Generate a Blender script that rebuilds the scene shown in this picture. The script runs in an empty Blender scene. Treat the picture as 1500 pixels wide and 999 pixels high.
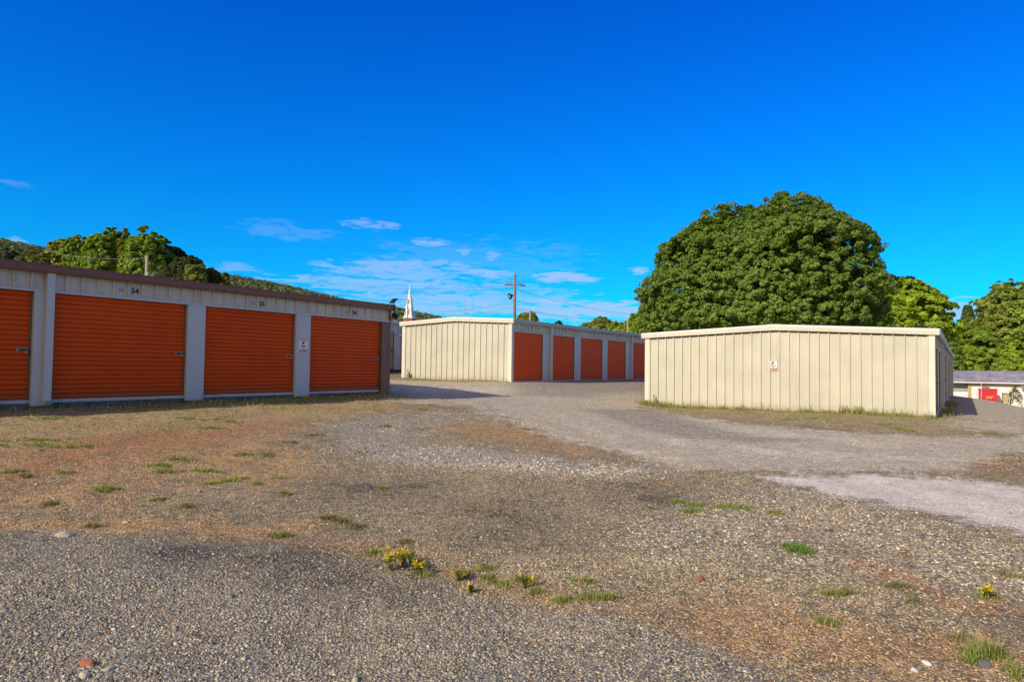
import bpy, bmesh, math, random
import numpy as np
from mathutils import Vector, Matrix
R = math.radians
rng = np.random.default_rng(7)
random.seed(7)
scene = bpy.context.scene
col = scene.collection
CP = np.array([
(0,0,0),(0,4,0),(-5,4,.06),(5,5,-.05),(6,0,-.05),(-6,-1,.1),(0,-8,0),(-12,-10,.3),(12,-10,-.1),(-10,4,.3),(-12.6,0,.5),
(-14.9,0,.56),(-14.9,6.5,.56),(-14.9,11,.57),(-14.9,15.8,.58),(-12.9,8,.46),(-12.9,15,.44),(-13.5,20.3,.40),(-15.5,22.5,.72),
(-15.8,24.4,.86),(-19,24.4,.86),(-21.9,24.4,.88),(-15.85,31,.86),(-15.85,38,.86),(-15.85,52,.8),(-12.8,32,.6),(-12.8,42,.6),(-22,52,1.0),
(-18,19,.65),(-23,19,.9),(-25.7,28,1.1),(-30,10,1.1),(-30,40,1.3),
(-9.86,24.4,.15),(-5.3,24.4,.15),(-.72,24.4,.15),(-9.9,38,.3),(-9.9,55,.2),(-.9,62,-.25),(-9.9,74,-.1),
(-5,18,.13),(-5,12,.1),(-10,18,.28),(-9,11,.26),(0,12,.05),(0,18,.09),(5,15,0),(8,10,-.05),(5,21,.05),
(.3,28.6,.05),(.2,40,-.02),(.3,52,-.13),(.4,62,-.21),(1.7,50,-.12),(2.3,40,-.04),(0,74,-.9),
(2,26,.08),(2.6,33,.0),(4.2,42,-.5),(5,50,-1.1),(8,30,-.3),(10,45,-1.6),(15,30,-.8),(3.2,62,-1.2),(1.5,72,-1.1),(6,75,-2.4),(2,90,-2.8),(10,112,-3.3),(0,112,-3.2),(-20,112,-2),(25,80,-3),
(-40,20,1.6),(-40,60,1.8),(-60,60,2),(-60,0,1.6),(-40,-30,1),(40,20,-1),(40,-30,-.5),(0,-60,0),
(-200,200,2),(200,200,-3),(-200,-200,1),(200,-200,-1),(0,300,-2),(-90,120,3),(-133,151,3),
],float)
def _k(r2): return 0.5*r2*np.log(r2+1e-9)
def _fit():
    X=CP[:,:2]/10;n=len(X)
    K=_k(((X[:,None]-X[None])**2).sum(-1))+np.eye(n)*.02
    Pm=np.c_[np.ones(n),X];A=np.zeros((n+3,n+3));A[:n,:n]=K;A[:n,n:]=Pm;A[n:,:n]=Pm.T
    return np.linalg.solve(A,np.r_[CP[:,2],0,0,0]),X
_W,_X=_fit()
def terrain(x,y):
    x=np.atleast_1d(np.asarray(x,float));y=np.atleast_1d(np.asarray(y,float))
    xx=np.clip(x,-230,230)/10;yy=np.clip(y,-230,320)/10
    out=np.zeros(x.shape).ravel();xf=xx.ravel();yf=yy.ravel()
    for i in range(0,len(xf),20000):
        a=np.c_[xf[i:i+20000],yf[i:i+20000]]
        out[i:i+20000]=_k(((a[:,None]-_X[None])**2).sum(-1))@_W[:-3]+np.c_[np.ones(len(a)),a]@_W[-3:]
    return out.reshape(x.shape)
def tz(x,y): return float(terrain(x,y)[0])

POLYS = {'dark': [[(-7.11, 2.03), (-6.05, 2.91), (-5.3, 3.28), (-4.64, 3.68), (-3.94, 3.9), (-3.46, 3.83), (-3.01, 3.74), (-2.62, 3.68), (-2.17, 3.78), (-1.76, 3.88), (-1.32, 3.81), (-0.99, 3.72), (-0.73, 3.58), (-0.42, 2.59), (-3.14, 0.67)]], 'darker': [[(-5.38, 2.99), (-4.69, 3.72), (-3.83, 3.93), (-2.98, 3.71), (-2.9, 3.34), (-3.93, 3.12), (-4.72, 2.87)], [(-4.26, 5.72), (-4.02, 6.11), (-3.36, 5.71), (-3.57, 5.21)], [(-6.1, 5.58), (-5.33, 6.34), (-5.05, 5.78), (-5.58, 5.29)], [(-3.4, 7.87), (-2.69, 7.77), (-2.6, 7.2), (-3.09, 7.34)], [(-3.79, 5.19), (-3.52, 5.58), (-3.16, 4.81), (-3.38, 4.64)]], 'dirt': [[(-15.39, 4.61), (-14.2, 15.0), (-12.99, 16.02), (-11.05, 12.61), (-11.2, 10.2), (-9.82, 8.02), (-6.86, 6.15), (-5.88, 4.91), (-7.4, 4.89), (-6.53, 3.62), (-7.04, 2.41)], [(-7.8, 2.46), (-6.41, 3.56), (-5.14, 4.38), (-3.78, 4.34), (-2.82, 3.96), (-1.88, 4.14), (-1.35, 3.91), (-1.76, 3.88), (-2.62, 3.68), (-3.49, 3.86), (-4.64, 3.68), (-6.93, 2.19)], [(-2.23, 4.06), (-1.7, 4.28), (-1.21, 4.88), (-0.77, 4.81), (-0.39, 4.8), (0.29, 5.1), (0.41, 4.39), (-0.46, 3.78), (-1.11, 3.74), (-1.74, 3.83)], [(-9.77, 12.06), (-8.51, 13.45), (-5.8, 11.52), (-4.45, 10.84), (-5.78, 10.0), (-7.69, 10.29), (-9.2, 10.71)]], 'red': [[(-0.31, 14.06), (0.32, 16.04), (1.18, 16.5), (0.87, 12.2), (0.23, 12.05), (-0.28, 12.69)], [(-1.03, 6.43), (-0.52, 6.43), (0.03, 5.71), (0.32, 5.59), (0.3, 5.22), (-0.12, 5.28), (-0.65, 5.78)], [(-3.33, 8.35), (-3.09, 8.67), (-2.9, 8.13), (-3.19, 7.99)], [(-11.36, 4.85), (-11.6, 9.46), (-10.09, 8.39), (-8.69, 4.01), (-8.03, 3.08), (-9.16, 3.37)]], 'lgrav': [[(-10.42, 9.32), (-11.25, 11.89), (-11.33, 13.98), (-9.39, 13.64), (-9.12, 11.48), (-7.71, 9.16), (-6.64, 9.26), (-4.95, 9.61), (-3.86, 9.67), (-3.24, 9.65), (-3.63, 8.61), (-4.64, 8.03), (-6.43, 7.36), (-7.81, 7.39)]], 'road': [[(-0.56, 31.29), (-1.22, 172.36), (1.14, 168.4), (8.95, 124.23), (1.38, 19.26), (-0.15, 20.83)], [(-21.44, 22.62), (-16.79, 23.35), (-14.45, 35.63), (-9.83, 24.45), (-8.48, 20.1), (-4.45, 17.9), (-0.75, 17.51), (1.38, 19.26), (1.21, 16.9), (-0.1, 12.17), (-1.75, 10.88), (-3.32, 9.6), (-5.32, 11.11), (-7.81, 12.91), (-11.52, 16.05), (-13.41, 14.44)]], 'grey': [[(-15.55, 23.77), (-15.58, 38.94), (-11.87, 29.68), (-11.97, 23.75), (-13.44, 21.24)], [(-9.52, 18.45), (-8.6, 21.51), (-3.71, 14.91), (-2.44, 15.25), (-3.4, 13.67), (-5.7, 14.26)]], 'track': [[(-11.38, 15.85), (-7.64, 12.92), (-5.53, 11.55), (-4.39, 11.0), (-4.26, 10.61), (-5.37, 10.94), (-7.29, 12.05), (-10.94, 14.92)], [(-8.6, 21.51), (-4.17, 16.75), (-1.27, 15.82), (-1.25, 14.85), (-3.96, 15.36), (-7.81, 19.01)], [(-17.36, 19.79), (-12.15, 26.63), (-11.74, 25.73), (-16.04, 18.28)], [(-5.21, 13.4), (-2.65, 13.04), (-0.11, 13.81), (-0.1, 13.21), (-2.49, 12.26), (-4.88, 12.55)]], 'lime': [[(-2.35, 9.87), (-1.31, 11.0), (-0.09, 11.43), (1.07, 11.21), (0.75, 7.87), (0.04, 8.32), (-0.7, 8.68), (-1.46, 9.07)]], 'whitest': [[(-2.53, 5.58), (-2.54, 7.34), (-2.24, 9.75), (-1.04, 8.72), (0.7, 7.44), (0.56, 5.91), (-0.46, 5.7), (-1.36, 5.46), (-1.99, 5.0)], [(-7.76, 8.22), (-7.31, 9.39), (-5.33, 9.22), (-3.67, 9.44), (-3.51, 8.57), (-4.78, 7.91), (-6.43, 7.36), (-7.68, 7.27)]], 'weedy': [[(-15.37, 5.19), (-14.35, 15.16), (-12.99, 16.02), (-11.25, 11.89), (-11.2, 9.48), (-10.2, 6.72), (-10.03, 4.61), (-10.67, 3.62)], [(-9.27, 21.39), (-9.88, 24.37), (-0.77, 23.94), (1.12, 24.07), (1.24, 20.98), (-0.4, 18.48), (-3.35, 18.93), (-8.02, 18.52)]]}
TUFTS = [(-10.64, 4.22, 0.34, 2), (-11.05, 4.71, 0.47, 2), (-10.25, 4.8, 0.39, 2), (-8.51, 4.96, 0.21, 2), (-8.71, 5.35, 0.2, 2), (-7.77, 5.13, 0.13, 2), (-8.05, 4.78, 0.17, 1), (-8.42, 6.07, 0.14, 1), (-8.16, 6.38, 0.12, 1), (-8.64, 3.95, 0.11, 1), (-7.48, 3.82, 0.1, 1), (-7.39, 3.71, 0.08, 1), (-7.08, 4.77, 0.07, 1), (-7.16, 5.17, 0.1, 1), (-6.65, 5.03, 0.05, 1), (-6.79, 5.46, 0.09, 1), (-6.05, 4.96, 0.06, 1), (-7.06, 4.97, 0.07, 1), (-6.23, 3.91, 0.06, 0), (-4.81, 3.88, 0.06, 1), (-3.89, 4.03, 0.07, 1), (-8.96, 3.52, 0.11, 1), (-8.58, 3.51, 0.07, 0), (-7.23, 3.17, 0.06, 0), (-6.26, 3.11, 0.05, 0), (-4.96, 4.55, 0.08, 0), (-4.8, 4.56, 0.07, 0), (-4.59, 4.53, 0.04, 0), (-13.5, 5.86, 0.43, 2), (-10.94, 7.34, 0.26, 2), (-12.22, 7.62, 0.2, 1), (-11.56, 8.17, 0.28, 1), (-8.85, 7.36, 0.14, 0), (-9.36, 8.22, 0.12, 0), (-5.59, 5.93, 0.05, 1), (-9.54, 10.18, 0.11, 0), (-7.56, 12.23, 0.11, 0), (-4.22, 9.87, 0.07, 1), (-2.42, 7.42, 0.17, 3), (-2.38, 7.13, 0.12, 3), (-2.68, 7.53, 0.06, 3), (-2.13, 7.44, 0.08, 2), (-1.98, 7.56, 0.12, 2), (-1.66, 7.53, 0.06, 1), (-1.17, 6.15, 0.09, 4), (-1.11, 6.12, 0.05, 4), (-2.92, 4.23, 0.04, 1), (-2.77, 4.04, 0.05, 1), (-2.65, 4.0, 0.06, 1), (-2.56, 4.15, 0.04, 1), (-2.37, 3.97, 0.03, 1), (-2.18, 4.3, 0.06, 2), (-2.13, 3.93, 0.04, 1), (-1.93, 4.15, 0.04, 1), (-2.0, 4.07, 0.04, 1), (-0.39, 5.58, 0.08, 0), (-0.7, 4.55, 0.04, 2), (-0.69, 5.22, 0.03, 0), (-0.28, 5.33, 0.04, 0), (0.12, 5.68, 0.08, 1), (0.28, 6.36, 0.04, 0), (0.02, 4.78, 0.06, 0), (0.09, 4.59, 0.07, 3), (0.02, 4.44, 0.05, 2), (0.22, 4.38, 0.03, 2), (-2.94, 4.12, 0.03, 1), (-2.95, 3.97, 0.03, 0), (-4.79, 3.94, 0.05, 1), (-3.87, 4.4, 0.05, 0), (-11.48, 13.62, 0.14, 1), (-6.74, 3.94, 0.05, 0), (-3.62, 21.47, 0.43, 1), (-1.4, 19.2, 0.26, 1), (-1.08, 18.66, 0.29, 1), (-1.78, 20.21, 0.24, 0), (0.51, 19.41, 0.19, 0), (-3.95, 20.28, 0.28, 1), (0.68, 14.89, 0.09, 1), (-3.18, 3.8, 0.04, 2), (-0.72, 5.15, 0.04, 1)]
FLOWERS = [(-3.42, 3.73, 0.16, 1.0), (-3.39, 3.83, 0.13, 0.7), (-3.3, 3.84, 0.13, 0.15), (-3.21, 3.78, 0.1, 0.7), (-2.91, 3.85, 0.09, 0.6), (-2.48, 4.02, 0.11, 0.25), (-3.43, 3.95, 0.11, 0.4), (0.12, 5.68, 0.08, 0.8), (-2.72, 3.74, 0.05, 0.4)]
ROCKS = [(-3.6, 1.78, 0.05, 'brick'), (-3.43, 1.78, 0.035, 'tan'), (-3.44, 1.69, 0.045, 'tan'), (-3.92, 1.98, 0.03, 'slate'), (-6.1, 2.8, 0.06, 'tan'), (-3.47, 1.96, 0.03, 'slate'), (-3.51, 2.15, 0.035, 'slate'), (-1.57, 4.89, 0.05, 'brick'), (0.09, 4.87, 0.05, 'orange'), (0.08, 4.41, 0.055, 'slate'), (-0.22, 4.1, 0.03, 'white'), (-0.17, 4.25, 0.03, 'white'), (-1.18, 5.24, 0.03, 'tan')]
CLOUDS = [(-45.08, 11.2, 2.3, 0.43, 0.45), (-39.71, 10.02, 1.46, 0.33, 0.6), (-52.15, 10.43, 3.09, 0.62, 0.14), (-45.28, 8.27, 1.08, 0.33, 0.6), (-42.83, 8.15, 3.04, 0.5, 0.55), (-41.44, 7.32, 6.16, 0.55, 0.5), (-39.23, 8.38, 1.12, 0.28, 0.5), (-34.74, 9.1, 0.91, 0.38, 0.45), (-35.28, 7.59, 1.98, 0.44, 0.7), (-28.51, 7.38, 2.52, 0.5, 0.75), (-37.0, 9.27, 0.68, 0.28, 0.45), (-43.62, 6.31, 7.23, 0.66, 0.5), (-39.18, 5.33, 9.01, 0.78, 0.6), (-27.36, 4.65, 6.06, 0.95, 0.8), (-33.56, 5.6, 7.31, 0.78, 0.45), (-22.68, 7.9, 0.77, 0.33, 0.7), (0.05, 4.5, 1.94, 0.66, 0.85), (-68.53, 7.97, 0.91, 0.27, 0.6), (-55.05, 7.26, 1.97, 0.36, 0.3), (-68.95, 11.65, 1.13, 0.26, 0.14), (-43.57, 4.11, 3.3, 0.44, 0.4), (-35.8, 4.72, 12.87, 0.68, 0.7), (-42.0, 7.74, 6.15, 0.88, 0.5), (-51.13, 10.24, 4.19, 0.63, 0.14), (-0.35, 4.27, 3.09, 0.76, 0.9), (-40.32, 6.69, 8.44, 0.5, 0.6), (-47.92, 6.69, 4.84, 0.38, 0.5), (-35.86, 8.74, 9.02, 1.66, 0.12)]
TREES = [('big', -19.5, 84.3, -0.37, 20.3, 2.42, 12.57), ('yellow', -6.1, 114.8, -2.96, 13.9, 3.88, 5.5), ('dark', -8.8, 134.4, -2.74, 17.49, 6.6, 3.25), ('yellow', -8.5, 107.4, -2.7, 11.18, 3.72, 3.73), ('right', 8.2, 183.4, -2.75, 20.36, 5.34, 6.48), ('right', 10.9, 173.4, -2.91, 17.51, 2.39, 5.5), ('conifer', 1.1, 202.8, -2.41, 17.91, 5.73, 4.01), ('green', -1.6, 159.6, -2.73, 11.18, -0.48, 3.98), ('green', 2.8, 158.9, -2.86, 10.0, -0.37, 4.15), ('lime', 6.3, 158.9, -2.95, 7.37, -0.29, 4.09), ('green', 9.8, 162.3, -3.0, 8.11, -0.25, 3.86), ('lime', 0.1, 154.9, -2.83, 6.64, -0.38, 3.32), ('olive', 4.9, 175.6, -2.74, 13.43, 2.32, 3.7), ('green', -3.1, 150.4, -2.78, 8.39, -0.4, 2.77), ('green', -51.9, 103.2, 0.9, 8.74, 5.81, 1.58), ('olive', -48.7, 101.7, 0.72, 9.46, 5.72, 1.98), ('lime', -45.4, 101.4, 0.49, 8.49, 5.14, 1.94), ('lime', -41.0, 98.3, 0.29, 9.45, 4.5, 2.27), ('green', -37.7, 94.5, 0.23, 10.47, 4.38, 2.16), ('green', -35.5, 93.6, 0.13, 8.19, 3.38, 2.89), ('olive', -68.3, 110.3, 1.88, 11.45, 7.5, 1.79), ('dark', -73.1, 131.1, 1.81, 11.16, 8.51, 0.88), ('lime', -41.5, 96.9, 0.39, 7.52, 5.48, 1.43), ('hilly', -138.5, 52.5, 3.48, 20.48, 14.12, 2.59), ('hilly', -129.2, 52.6, 3.39, 19.06, 13.64, 2.71), ('dark', -116.7, 48.9, 3.17, 17.14, 12.61, 2.06), ('olive', -75.6, 33.9, 2.27, 13.75, 8.94, 1.79), ('green', -72.1, 33.8, 2.22, 13.69, 8.75, 1.6), ('green', -68.4, 33.8, 2.16, 13.74, 8.56, 1.69), ('olive', -68.2, 35.1, 2.17, 13.81, 8.68, 1.45), ('green', -62.9, 35.0, 2.09, 13.36, 8.08, 2.01), ('olive', -66.2, 35.3, 2.14, 13.0, 8.27, 1.17), ('dark', -63.4, 37.1, 2.1, 12.52, 8.31, 1.69), ('dark', -60.5, 36.7, 2.06, 10.95, 8.12, 1.38), ('sparse', -57.5, 36.2, 2.02, 10.97, 7.93, 0.85), ('light', -66.8, 27.9, 2.1, 10.56, 8.73, 0.71), ('light', -46.6, 26.7, 1.79, 7.62, 6.68, 0.66), ('light', -49.7, 27.1, 1.85, 7.76, 6.88, 0.49), ('light', -42.5, 27.0, 1.69, 7.9, 6.27, 0.68), ('dark', -42.6, 28.1, 1.7, 7.73, 6.39, 0.55), ('light', -44.6, 30.4, 1.76, 7.79, 6.71, 0.39), ('dark', -79.0, 37.7, 2.36, 13.04, 8.77, 2.95), ('dark', -75.3, 40.1, 2.3, 13.09, 8.82, 2.95)]
RIDGE = [[-1160.5, 432.5, 170.3], [-1127.6, 454.1, 163.0], [-1098.8, 473.1, 157.6], [-1037.1, 513.4, 152.6], [-971.2, 556.6, 141.8], [-921.8, 589.0, 132.8], [-897.2, 605.3, 126.3], [-872.5, 621.5, 121.8], [-839.6, 643.1, 115.4], [-806.7, 664.8, 108.1], [-773.8, 686.5, 98.8], [-740.9, 708.2, 90.4], [-712.1, 727.2, 83.0], [-687.4, 743.3, 82.4], [-666.8, 756.9, 76.9], [-633.9, 778.6, 69.5], [-584.6, 811.2, 55.5], [-535.3, 844.1, 34.7]]
HILLTREES = [[-267.5, 218.4, 39.9, 2.9], [-256.7, 225.6, 36.2, 2.9], [-245.6, 232.9, 34.4, 3.9], [-271.6, 215.8, 37.9, 1.9], [-252.6, 228.3, 34.6, 1.9]]
FIXED = {'p1': [-32.36, 50.23, 9.44], 'p1b': [-32.5, 50.31, 5.43], 'p2': [-46.96, 76.58, 8.57], 'p3': [-32.32, 74.21, 7.15], 'pl': [-39.34, 21.92, 7.58], 'p4': [-73.6, 83.0, 11.95], 'm1': [-90.1, 119.83, 16.05], 'm2': [-88.49, 120.83, 17.1], 'st': [-133.29, 151.07, 24.82], 'stb': [-133.39, 151.47, 14.22]}
WIRES = [[[-32.37, 50.26, 8.5], [-86.0, 74.84, 14.56]], [[-32.42, 50.24, 8.32], [-108.08, 84.32, 15.82]], [[-32.48, 50.25, 7.02], [-83.97, 88.24, 11.19]], [[-32.49, 50.27, 6.55], [-85.96, 87.0, 9.98]], [[-32.23, 50.37, 8.09], [-32.24, 74.24, 7.7]], [[-32.24, 50.43, 6.49], [-32.32, 74.22, 6.91]], [[-74.24, 82.59, 11.94], [-161.34, 132.97, 22.42]], [[-39.34, 21.93, 7.46], [-66.67, 27.89, 11.09]], [[-39.35, 21.96, 6.67], [-90.98, 95.64, 10.59]]]
DRYTUFT = (0.09, 4.56)
VIVIDTUFT = (-1.16, 6.18)
CAM = (32.9785, 2.0928, 0.7423, 1017.85)
SUNE = 4.0
SKY = [(0., (.03, 1.04, 1.62)), (6., (.02, .97, 1.75)), (15., (.008, .80, 1.95)), (28., (.003, .58, 2.0)), (40., (.003, .53, 1.95))]
CLOUDC = (4.2, 5.9, 9.0)
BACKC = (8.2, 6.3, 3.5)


# ------------------------------------------------------------------ tagging
def tag(o, label=None, cat=None, group=None, kind=None):
    if label: o['label'] = label
    if cat: o['category'] = cat
    if group: o['group'] = group
    if kind: o['kind'] = kind
    return o
def thing(name, label, cat, loc, group=None, rz=0):
    o = bpy.data.objects.new(name, None)
    o.empty_display_size = .2
    o.location = loc; o.rotation_euler = (0, 0, rz)
    col.objects.link(o)
    return tag(o, label, cat, group)
def wloc(o):
    v = Vector((0, 0, 0))
    while o is not None:
        v += Vector(o.location); o = o.parent
    return v
class MB:
    """collects geometry in world coordinates; build() links it as ONE mesh object"""
    def __init__(s): s.v = []; s.f = []; s.m = []; s.mi = 0
    def add(s, vs, fs):
        n = len(s.v); s.v += [tuple(a) for a in vs]
        for f in fs: s.f.append(tuple(n + i for i in f)); s.m.append(s.mi)
    def box(s, x0, x1, y0, y1, z0, z1):
        vs = [(x, y, z) for z in (z0, z1) for y in (y0, y1) for x in (x0, x1)]
        s.add(vs, [(0, 2, 3, 1), (4, 5, 7, 6), (0, 1, 5, 4), (2, 6, 7, 3), (0, 4, 6, 2), (1, 3, 7, 5)])
    def quad(s, a, b, c, d): s.add([a, b, c, d], [(0, 1, 2, 3)])
    def loft(s, rings, closed=True, caps=True):
        n = len(rings[0]); vs = [p for r in rings for p in r]; fs = []
        for i in range(len(rings) - 1):
            for j in range(n if closed else n - 1):
                k = (j + 1) % n
                fs.append((i*n + j, i*n + k, (i+1)*n + k, (i+1)*n + j))
        if caps:
            fs.append(tuple(range(n))[::-1]); fs.append(tuple((len(rings)-1)*n + j for j in range(n)))
        s.add(vs, fs)
    def tube(s, pts, rad, n=8, caps=True):
        pts = [Vector(p) for p in pts]
        if not hasattr(rad, '__len__'): rad = [rad] * len(pts)
        rings = []
        for i, p in enumerate(pts):
            t = (pts[min(i+1, len(pts)-1)] - pts[max(i-1, 0)]).normalized()
            a = t.cross(Vector((0, 0, 1)))
            if a.length < .05: a = t.cross(Vector((0, 1, 0)))
            a.normalize(); b = t.cross(a)
            rings.append([tuple(p + (a*math.cos(6.28318*k/n) + b*math.sin(6.28318*k/n))*rad[i]) for k in range(n)])
        s.loft(rings, True, caps)
    def build(s, name, mat, parent=None, smooth=False, bevel=0, label=None):
        me = bpy.data.meshes.new(name)
        o_ = wloc(parent) if parent is not None else Vector((0, 0, 0))
        rz = 0; q = parent
        while q is not None: rz += q.rotation_euler.z; q = q.parent
        vs = [Vector(v) - o_ for v in s.v]
        if rz: 
            M = Matrix.Rotation(-rz, 3, 'Z'); vs = [M @ v for v in vs]
        me.from_pydata([tuple(v) for v in vs], [], s.f)
        if isinstance(mat, (list, tuple)):
            for m in mat: me.materials.append(m)
            me.polygons.foreach_set('material_index', s.m)
        else: me.materials.append(mat)
        if smooth: me.polygons.foreach_set('use_smooth', [True]*len(me.polygons))
        bm = bmesh.new(); bm.from_mesh(me); bmesh.ops.recalc_face_normals(bm, faces=bm.faces); bm.to_mesh(me); bm.free()
        o = bpy.data.objects.new(name, me); col.objects.link(o)
        if parent is not None: o.parent = parent
        if bevel:
            b = o.modifiers.new('bevel', 'BEVEL'); b.width = bevel; b.segments = 2; b.limit_method = 'ANGLE'
        if label: o['label'] = label
        return o
def np_mesh(name, verts, quads, mat, parent=None, colors=None, fcount=4, offset=None):
    me = bpy.data.meshes.new(name)
    if offset is not None: verts = verts - np.array(offset)
    nq = len(quads)
    me.vertices.add(len(verts)); me.vertices.foreach_set('co', verts.astype(np.float32).ravel())
    me.loops.add(nq*fcount); me.loops.foreach_set('vertex_index', quads.astype(np.int32).ravel())
    me.polygons.add(nq); me.polygons.foreach_set('loop_start', np.arange(0, nq*fcount, fcount, dtype=np.int32))
    me.polygons.foreach_set('loop_total', np.full(nq, fcount, dtype=np.int32))
    if colors is not None:
        ca = me.color_attributes.new('tint', 'FLOAT_COLOR', 'POINT')
        c4 = np.ones((len(verts), 4), np.float32); c4[:, :3] = colors; ca.data.foreach_set('color', c4.ravel())
    me.materials.append(mat)
    me.update(calc_edges=True); me.validate()
    o = bpy.data.objects.new(name, me); col.objects.link(o)
    if parent is not None: o.parent = parent
    return o

# ------------------------------------------------------------------ materials
class NT:
    def __init__(s, nt): s.nt = nt; nt.nodes.clear()
    def n(s, t, **k):
        o = s.nt.nodes.new(t)
        for a, b in k.items(): setattr(o, a, b)
        return o
    def set(s, sock, v):
        if isinstance(v, bpy.types.NodeSocket): s.nt.links.new(v, sock)
        elif hasattr(v, '__len__') and len(v) == 3 and sock.type == 'RGBA': sock.default_value = (*v, 1)
        else: sock.default_value = v
    def math(s, op, a, b=0., c=0., clamp=False):
        o = s.n('ShaderNodeMath', operation=op, use_clamp=clamp)
        s.set(o.inputs[0], a); s.set(o.inputs[1], b); s.set(o.inputs[2], c); return o.outputs[0]
    def vmath(s, op, a, b=(0, 0, 0)):
        o = s.n('ShaderNodeVectorMath', operation=op); s.set(o.inputs[0], a)
        if op == 'SCALE': s.set(o.inputs[3], b)
        else: s.set(o.inputs[1], b)
        return o.outputs[0]
    def mix(s, f, a, b, mode='MIX'):
        o = s.n('ShaderNodeMix', data_type='RGBA', blend_type=mode)
        s.set(o.inputs[0], f); s.set(o.inputs[6], a); s.set(o.inputs[7], b); return o.outputs[2]
    def smooth(s, v, a, b, c=0., d=1.):
        o = s.n('ShaderNodeMapRange', interpolation_type='SMOOTHSTEP')
        for i, x in enumerate((v, a, b, c, d)): s.set(o.inputs[i], x)
        return o.outputs[0]
    def lin(s, v, a, b, c=0., d=1.):
        o = s.n('ShaderNodeMapRange')
        for i, x in enumerate((v, a, b, c, d)): s.set(o.inputs[i], x)
        return o.outputs[0]
    def noise(s, vec, scale, detail=3, rough=.5, dist=0.):
        o = s.n('ShaderNodeTexNoise'); s.set(o.inputs['Vector'], vec)
        o.inputs['Scale'].default_value = scale; o.inputs['Detail'].default_value = detail
        o.inputs['Roughness'].default_value = rough; o.inputs['Distortion'].default_value = dist
        return o
    def voro(s, vec, scale, feature='F1', rand=1.):
        o = s.n('ShaderNodeTexVoronoi', feature=feature); s.set(o.inputs['Vector'], vec)
        o.inputs['Scale'].default_value = scale; o.inputs['Randomness'].default_value = rand
        return o
    def sep(s, v):
        o = s.n('ShaderNodeSeparateXYZ'); s.set(o.inputs[0], v); return o.outputs
    def comb(s, x, y, z):
        o = s.n('ShaderNodeCombineXYZ'); s.set(o.inputs[0], x); s.set(o.inputs[1], y); s.set(o.inputs[2], z); return o.outputs[0]
    def attr(s, name):
        return s.n('ShaderNodeAttribute', attribute_name=name)
    def bump(s, h, strength, dist):
        o = s.n('ShaderNodeBump'); s.set(o.inputs['Height'], h); o.inputs['Strength'].default_value = strength; o.inputs['Distance'].default_value = dist
        return o.outputs[0]
    def pos(s): return s.n('ShaderNodeNewGeometry').outputs['Position']
    def out(s, colr, rough=.5, metal=0., normal=None, spec=.5):
        b = s.n('ShaderNodeBsdfPrincipled'); o = s.n('ShaderNodeOutputMaterial')
        s.set(b.inputs['Base Color'], colr); s.set(b.inputs['Roughness'], rough); s.set(b.inputs['Metallic'], metal)
        b.inputs['Specular IOR Level'].default_value = spec
        if normal is not None: s.set(b.inputs['Normal'], normal)
        s.nt.links.new(b.outputs[0], o.inputs[0]); return b
def newmat(name):
    m = bpy.data.materials.new(name); m.use_nodes = True; return m, NT(m.node_tree)
def paint(name, c, rough=.45, var=.1, streak=.12, dirt=None, spec=.35, bumpy=.0, splash=None, fade=0.):
    """weathered painted metal: soft mottling, vertical run-off streaks, a little dust"""
    m, t = newmat(name); p = t.pos()
    a = t.noise(p, 1.3, 4).outputs[0]
    x, y, z = t.sep(p)
    b = t.noise(t.comb(t.math('MULTIPLY', x, 14), t.math('MULTIPLY', y, 14), t.math('MULTIPLY', z, .7)), 1., 4, .6).outputs[0]
    f = t.noise(p, 60, 2).outputs[0]
    k = t.math('ADD', t.lin(a, .3, .7, 1-var, 1+var*.6), t.lin(b, .35, .7, -streak, streak*.4))
    k = t.math('ADD', k, t.lin(f, .3, .7, -.025, .025))
    cc = t.mix(1., c, t.comb(k, k, k), 'MULTIPLY')
    if dirt is not None: cc = t.mix(t.math('MULTIPLY', t.smooth(b, .5, .75), .45), cc, dirt)
    if fade:
        ob = t.n('ShaderNodeObjectInfo').outputs['Random']
        cc = t.mix(t.math('MULTIPLY', t.math('ADD', t.math('MULTIPLY', ob, .5), t.smooth(a, .35, .75, 0., .5)), fade), cc, (.62, .22, .09))
    if splash is not None:
        gzc = t.sep(t.n('ShaderNodeTexCoord').outputs['Generated'])[2]
        sn = t.noise(p, 5., 6, .7).outputs[0]
        lo = t.smooth(t.math('ADD', gzc, t.math('MULTIPLY', t.math('SUBTRACT', sn, .5), .22)), .13, .02)
        cc = t.mix(t.math('MULTIPLY', lo, .55), cc, splash)
        rn = t.noise(p, 21., 5, .75).outputs[0]
        cc = t.mix(t.math('MULTIPLY', t.smooth(rn, .70, .76), .35), cc, (.30, .19, .10))
    nrm = None
    if bumpy: nrm = t.bump(t.noise(p, 2.5, 2).outputs[0], bumpy, .05)
    t.out(cc, t.lin(a, .3, .7, rough-.06, rough+.1), 0., nrm, spec)
    return m
def rough_mat(name, c1, c2, scale=8, rough=.85, bumps=.3, dist=.02):
    m, t = newmat(name); p = t.pos()
    a = t.noise(p, scale, 6, .65).outputs[0]
    cc = t.mix(t.smooth(a, .3, .7), c1, c2)
    t.out(cc, rough, 0, t.bump(a, bumps, dist), .2); return m
M = {}
M['cream'] = paint('cream_panel', (.605, .575, .482), .42, .07, .08, (.46, .42, .35), .4, .10, (.34, .27, .18))
M['cream_trim'] = paint('cream_trim', (.72, .695, .605), .4, .06, .05, None, .4)
M['header'] = paint('header_panel', (.60, .565, .49), .45, .1, .12, (.32, .29, .24))
M['pilaster'] = paint('pilaster_white', (.55, .56, .58), .4, .05, .06, (.4, .39, .37))
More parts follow.
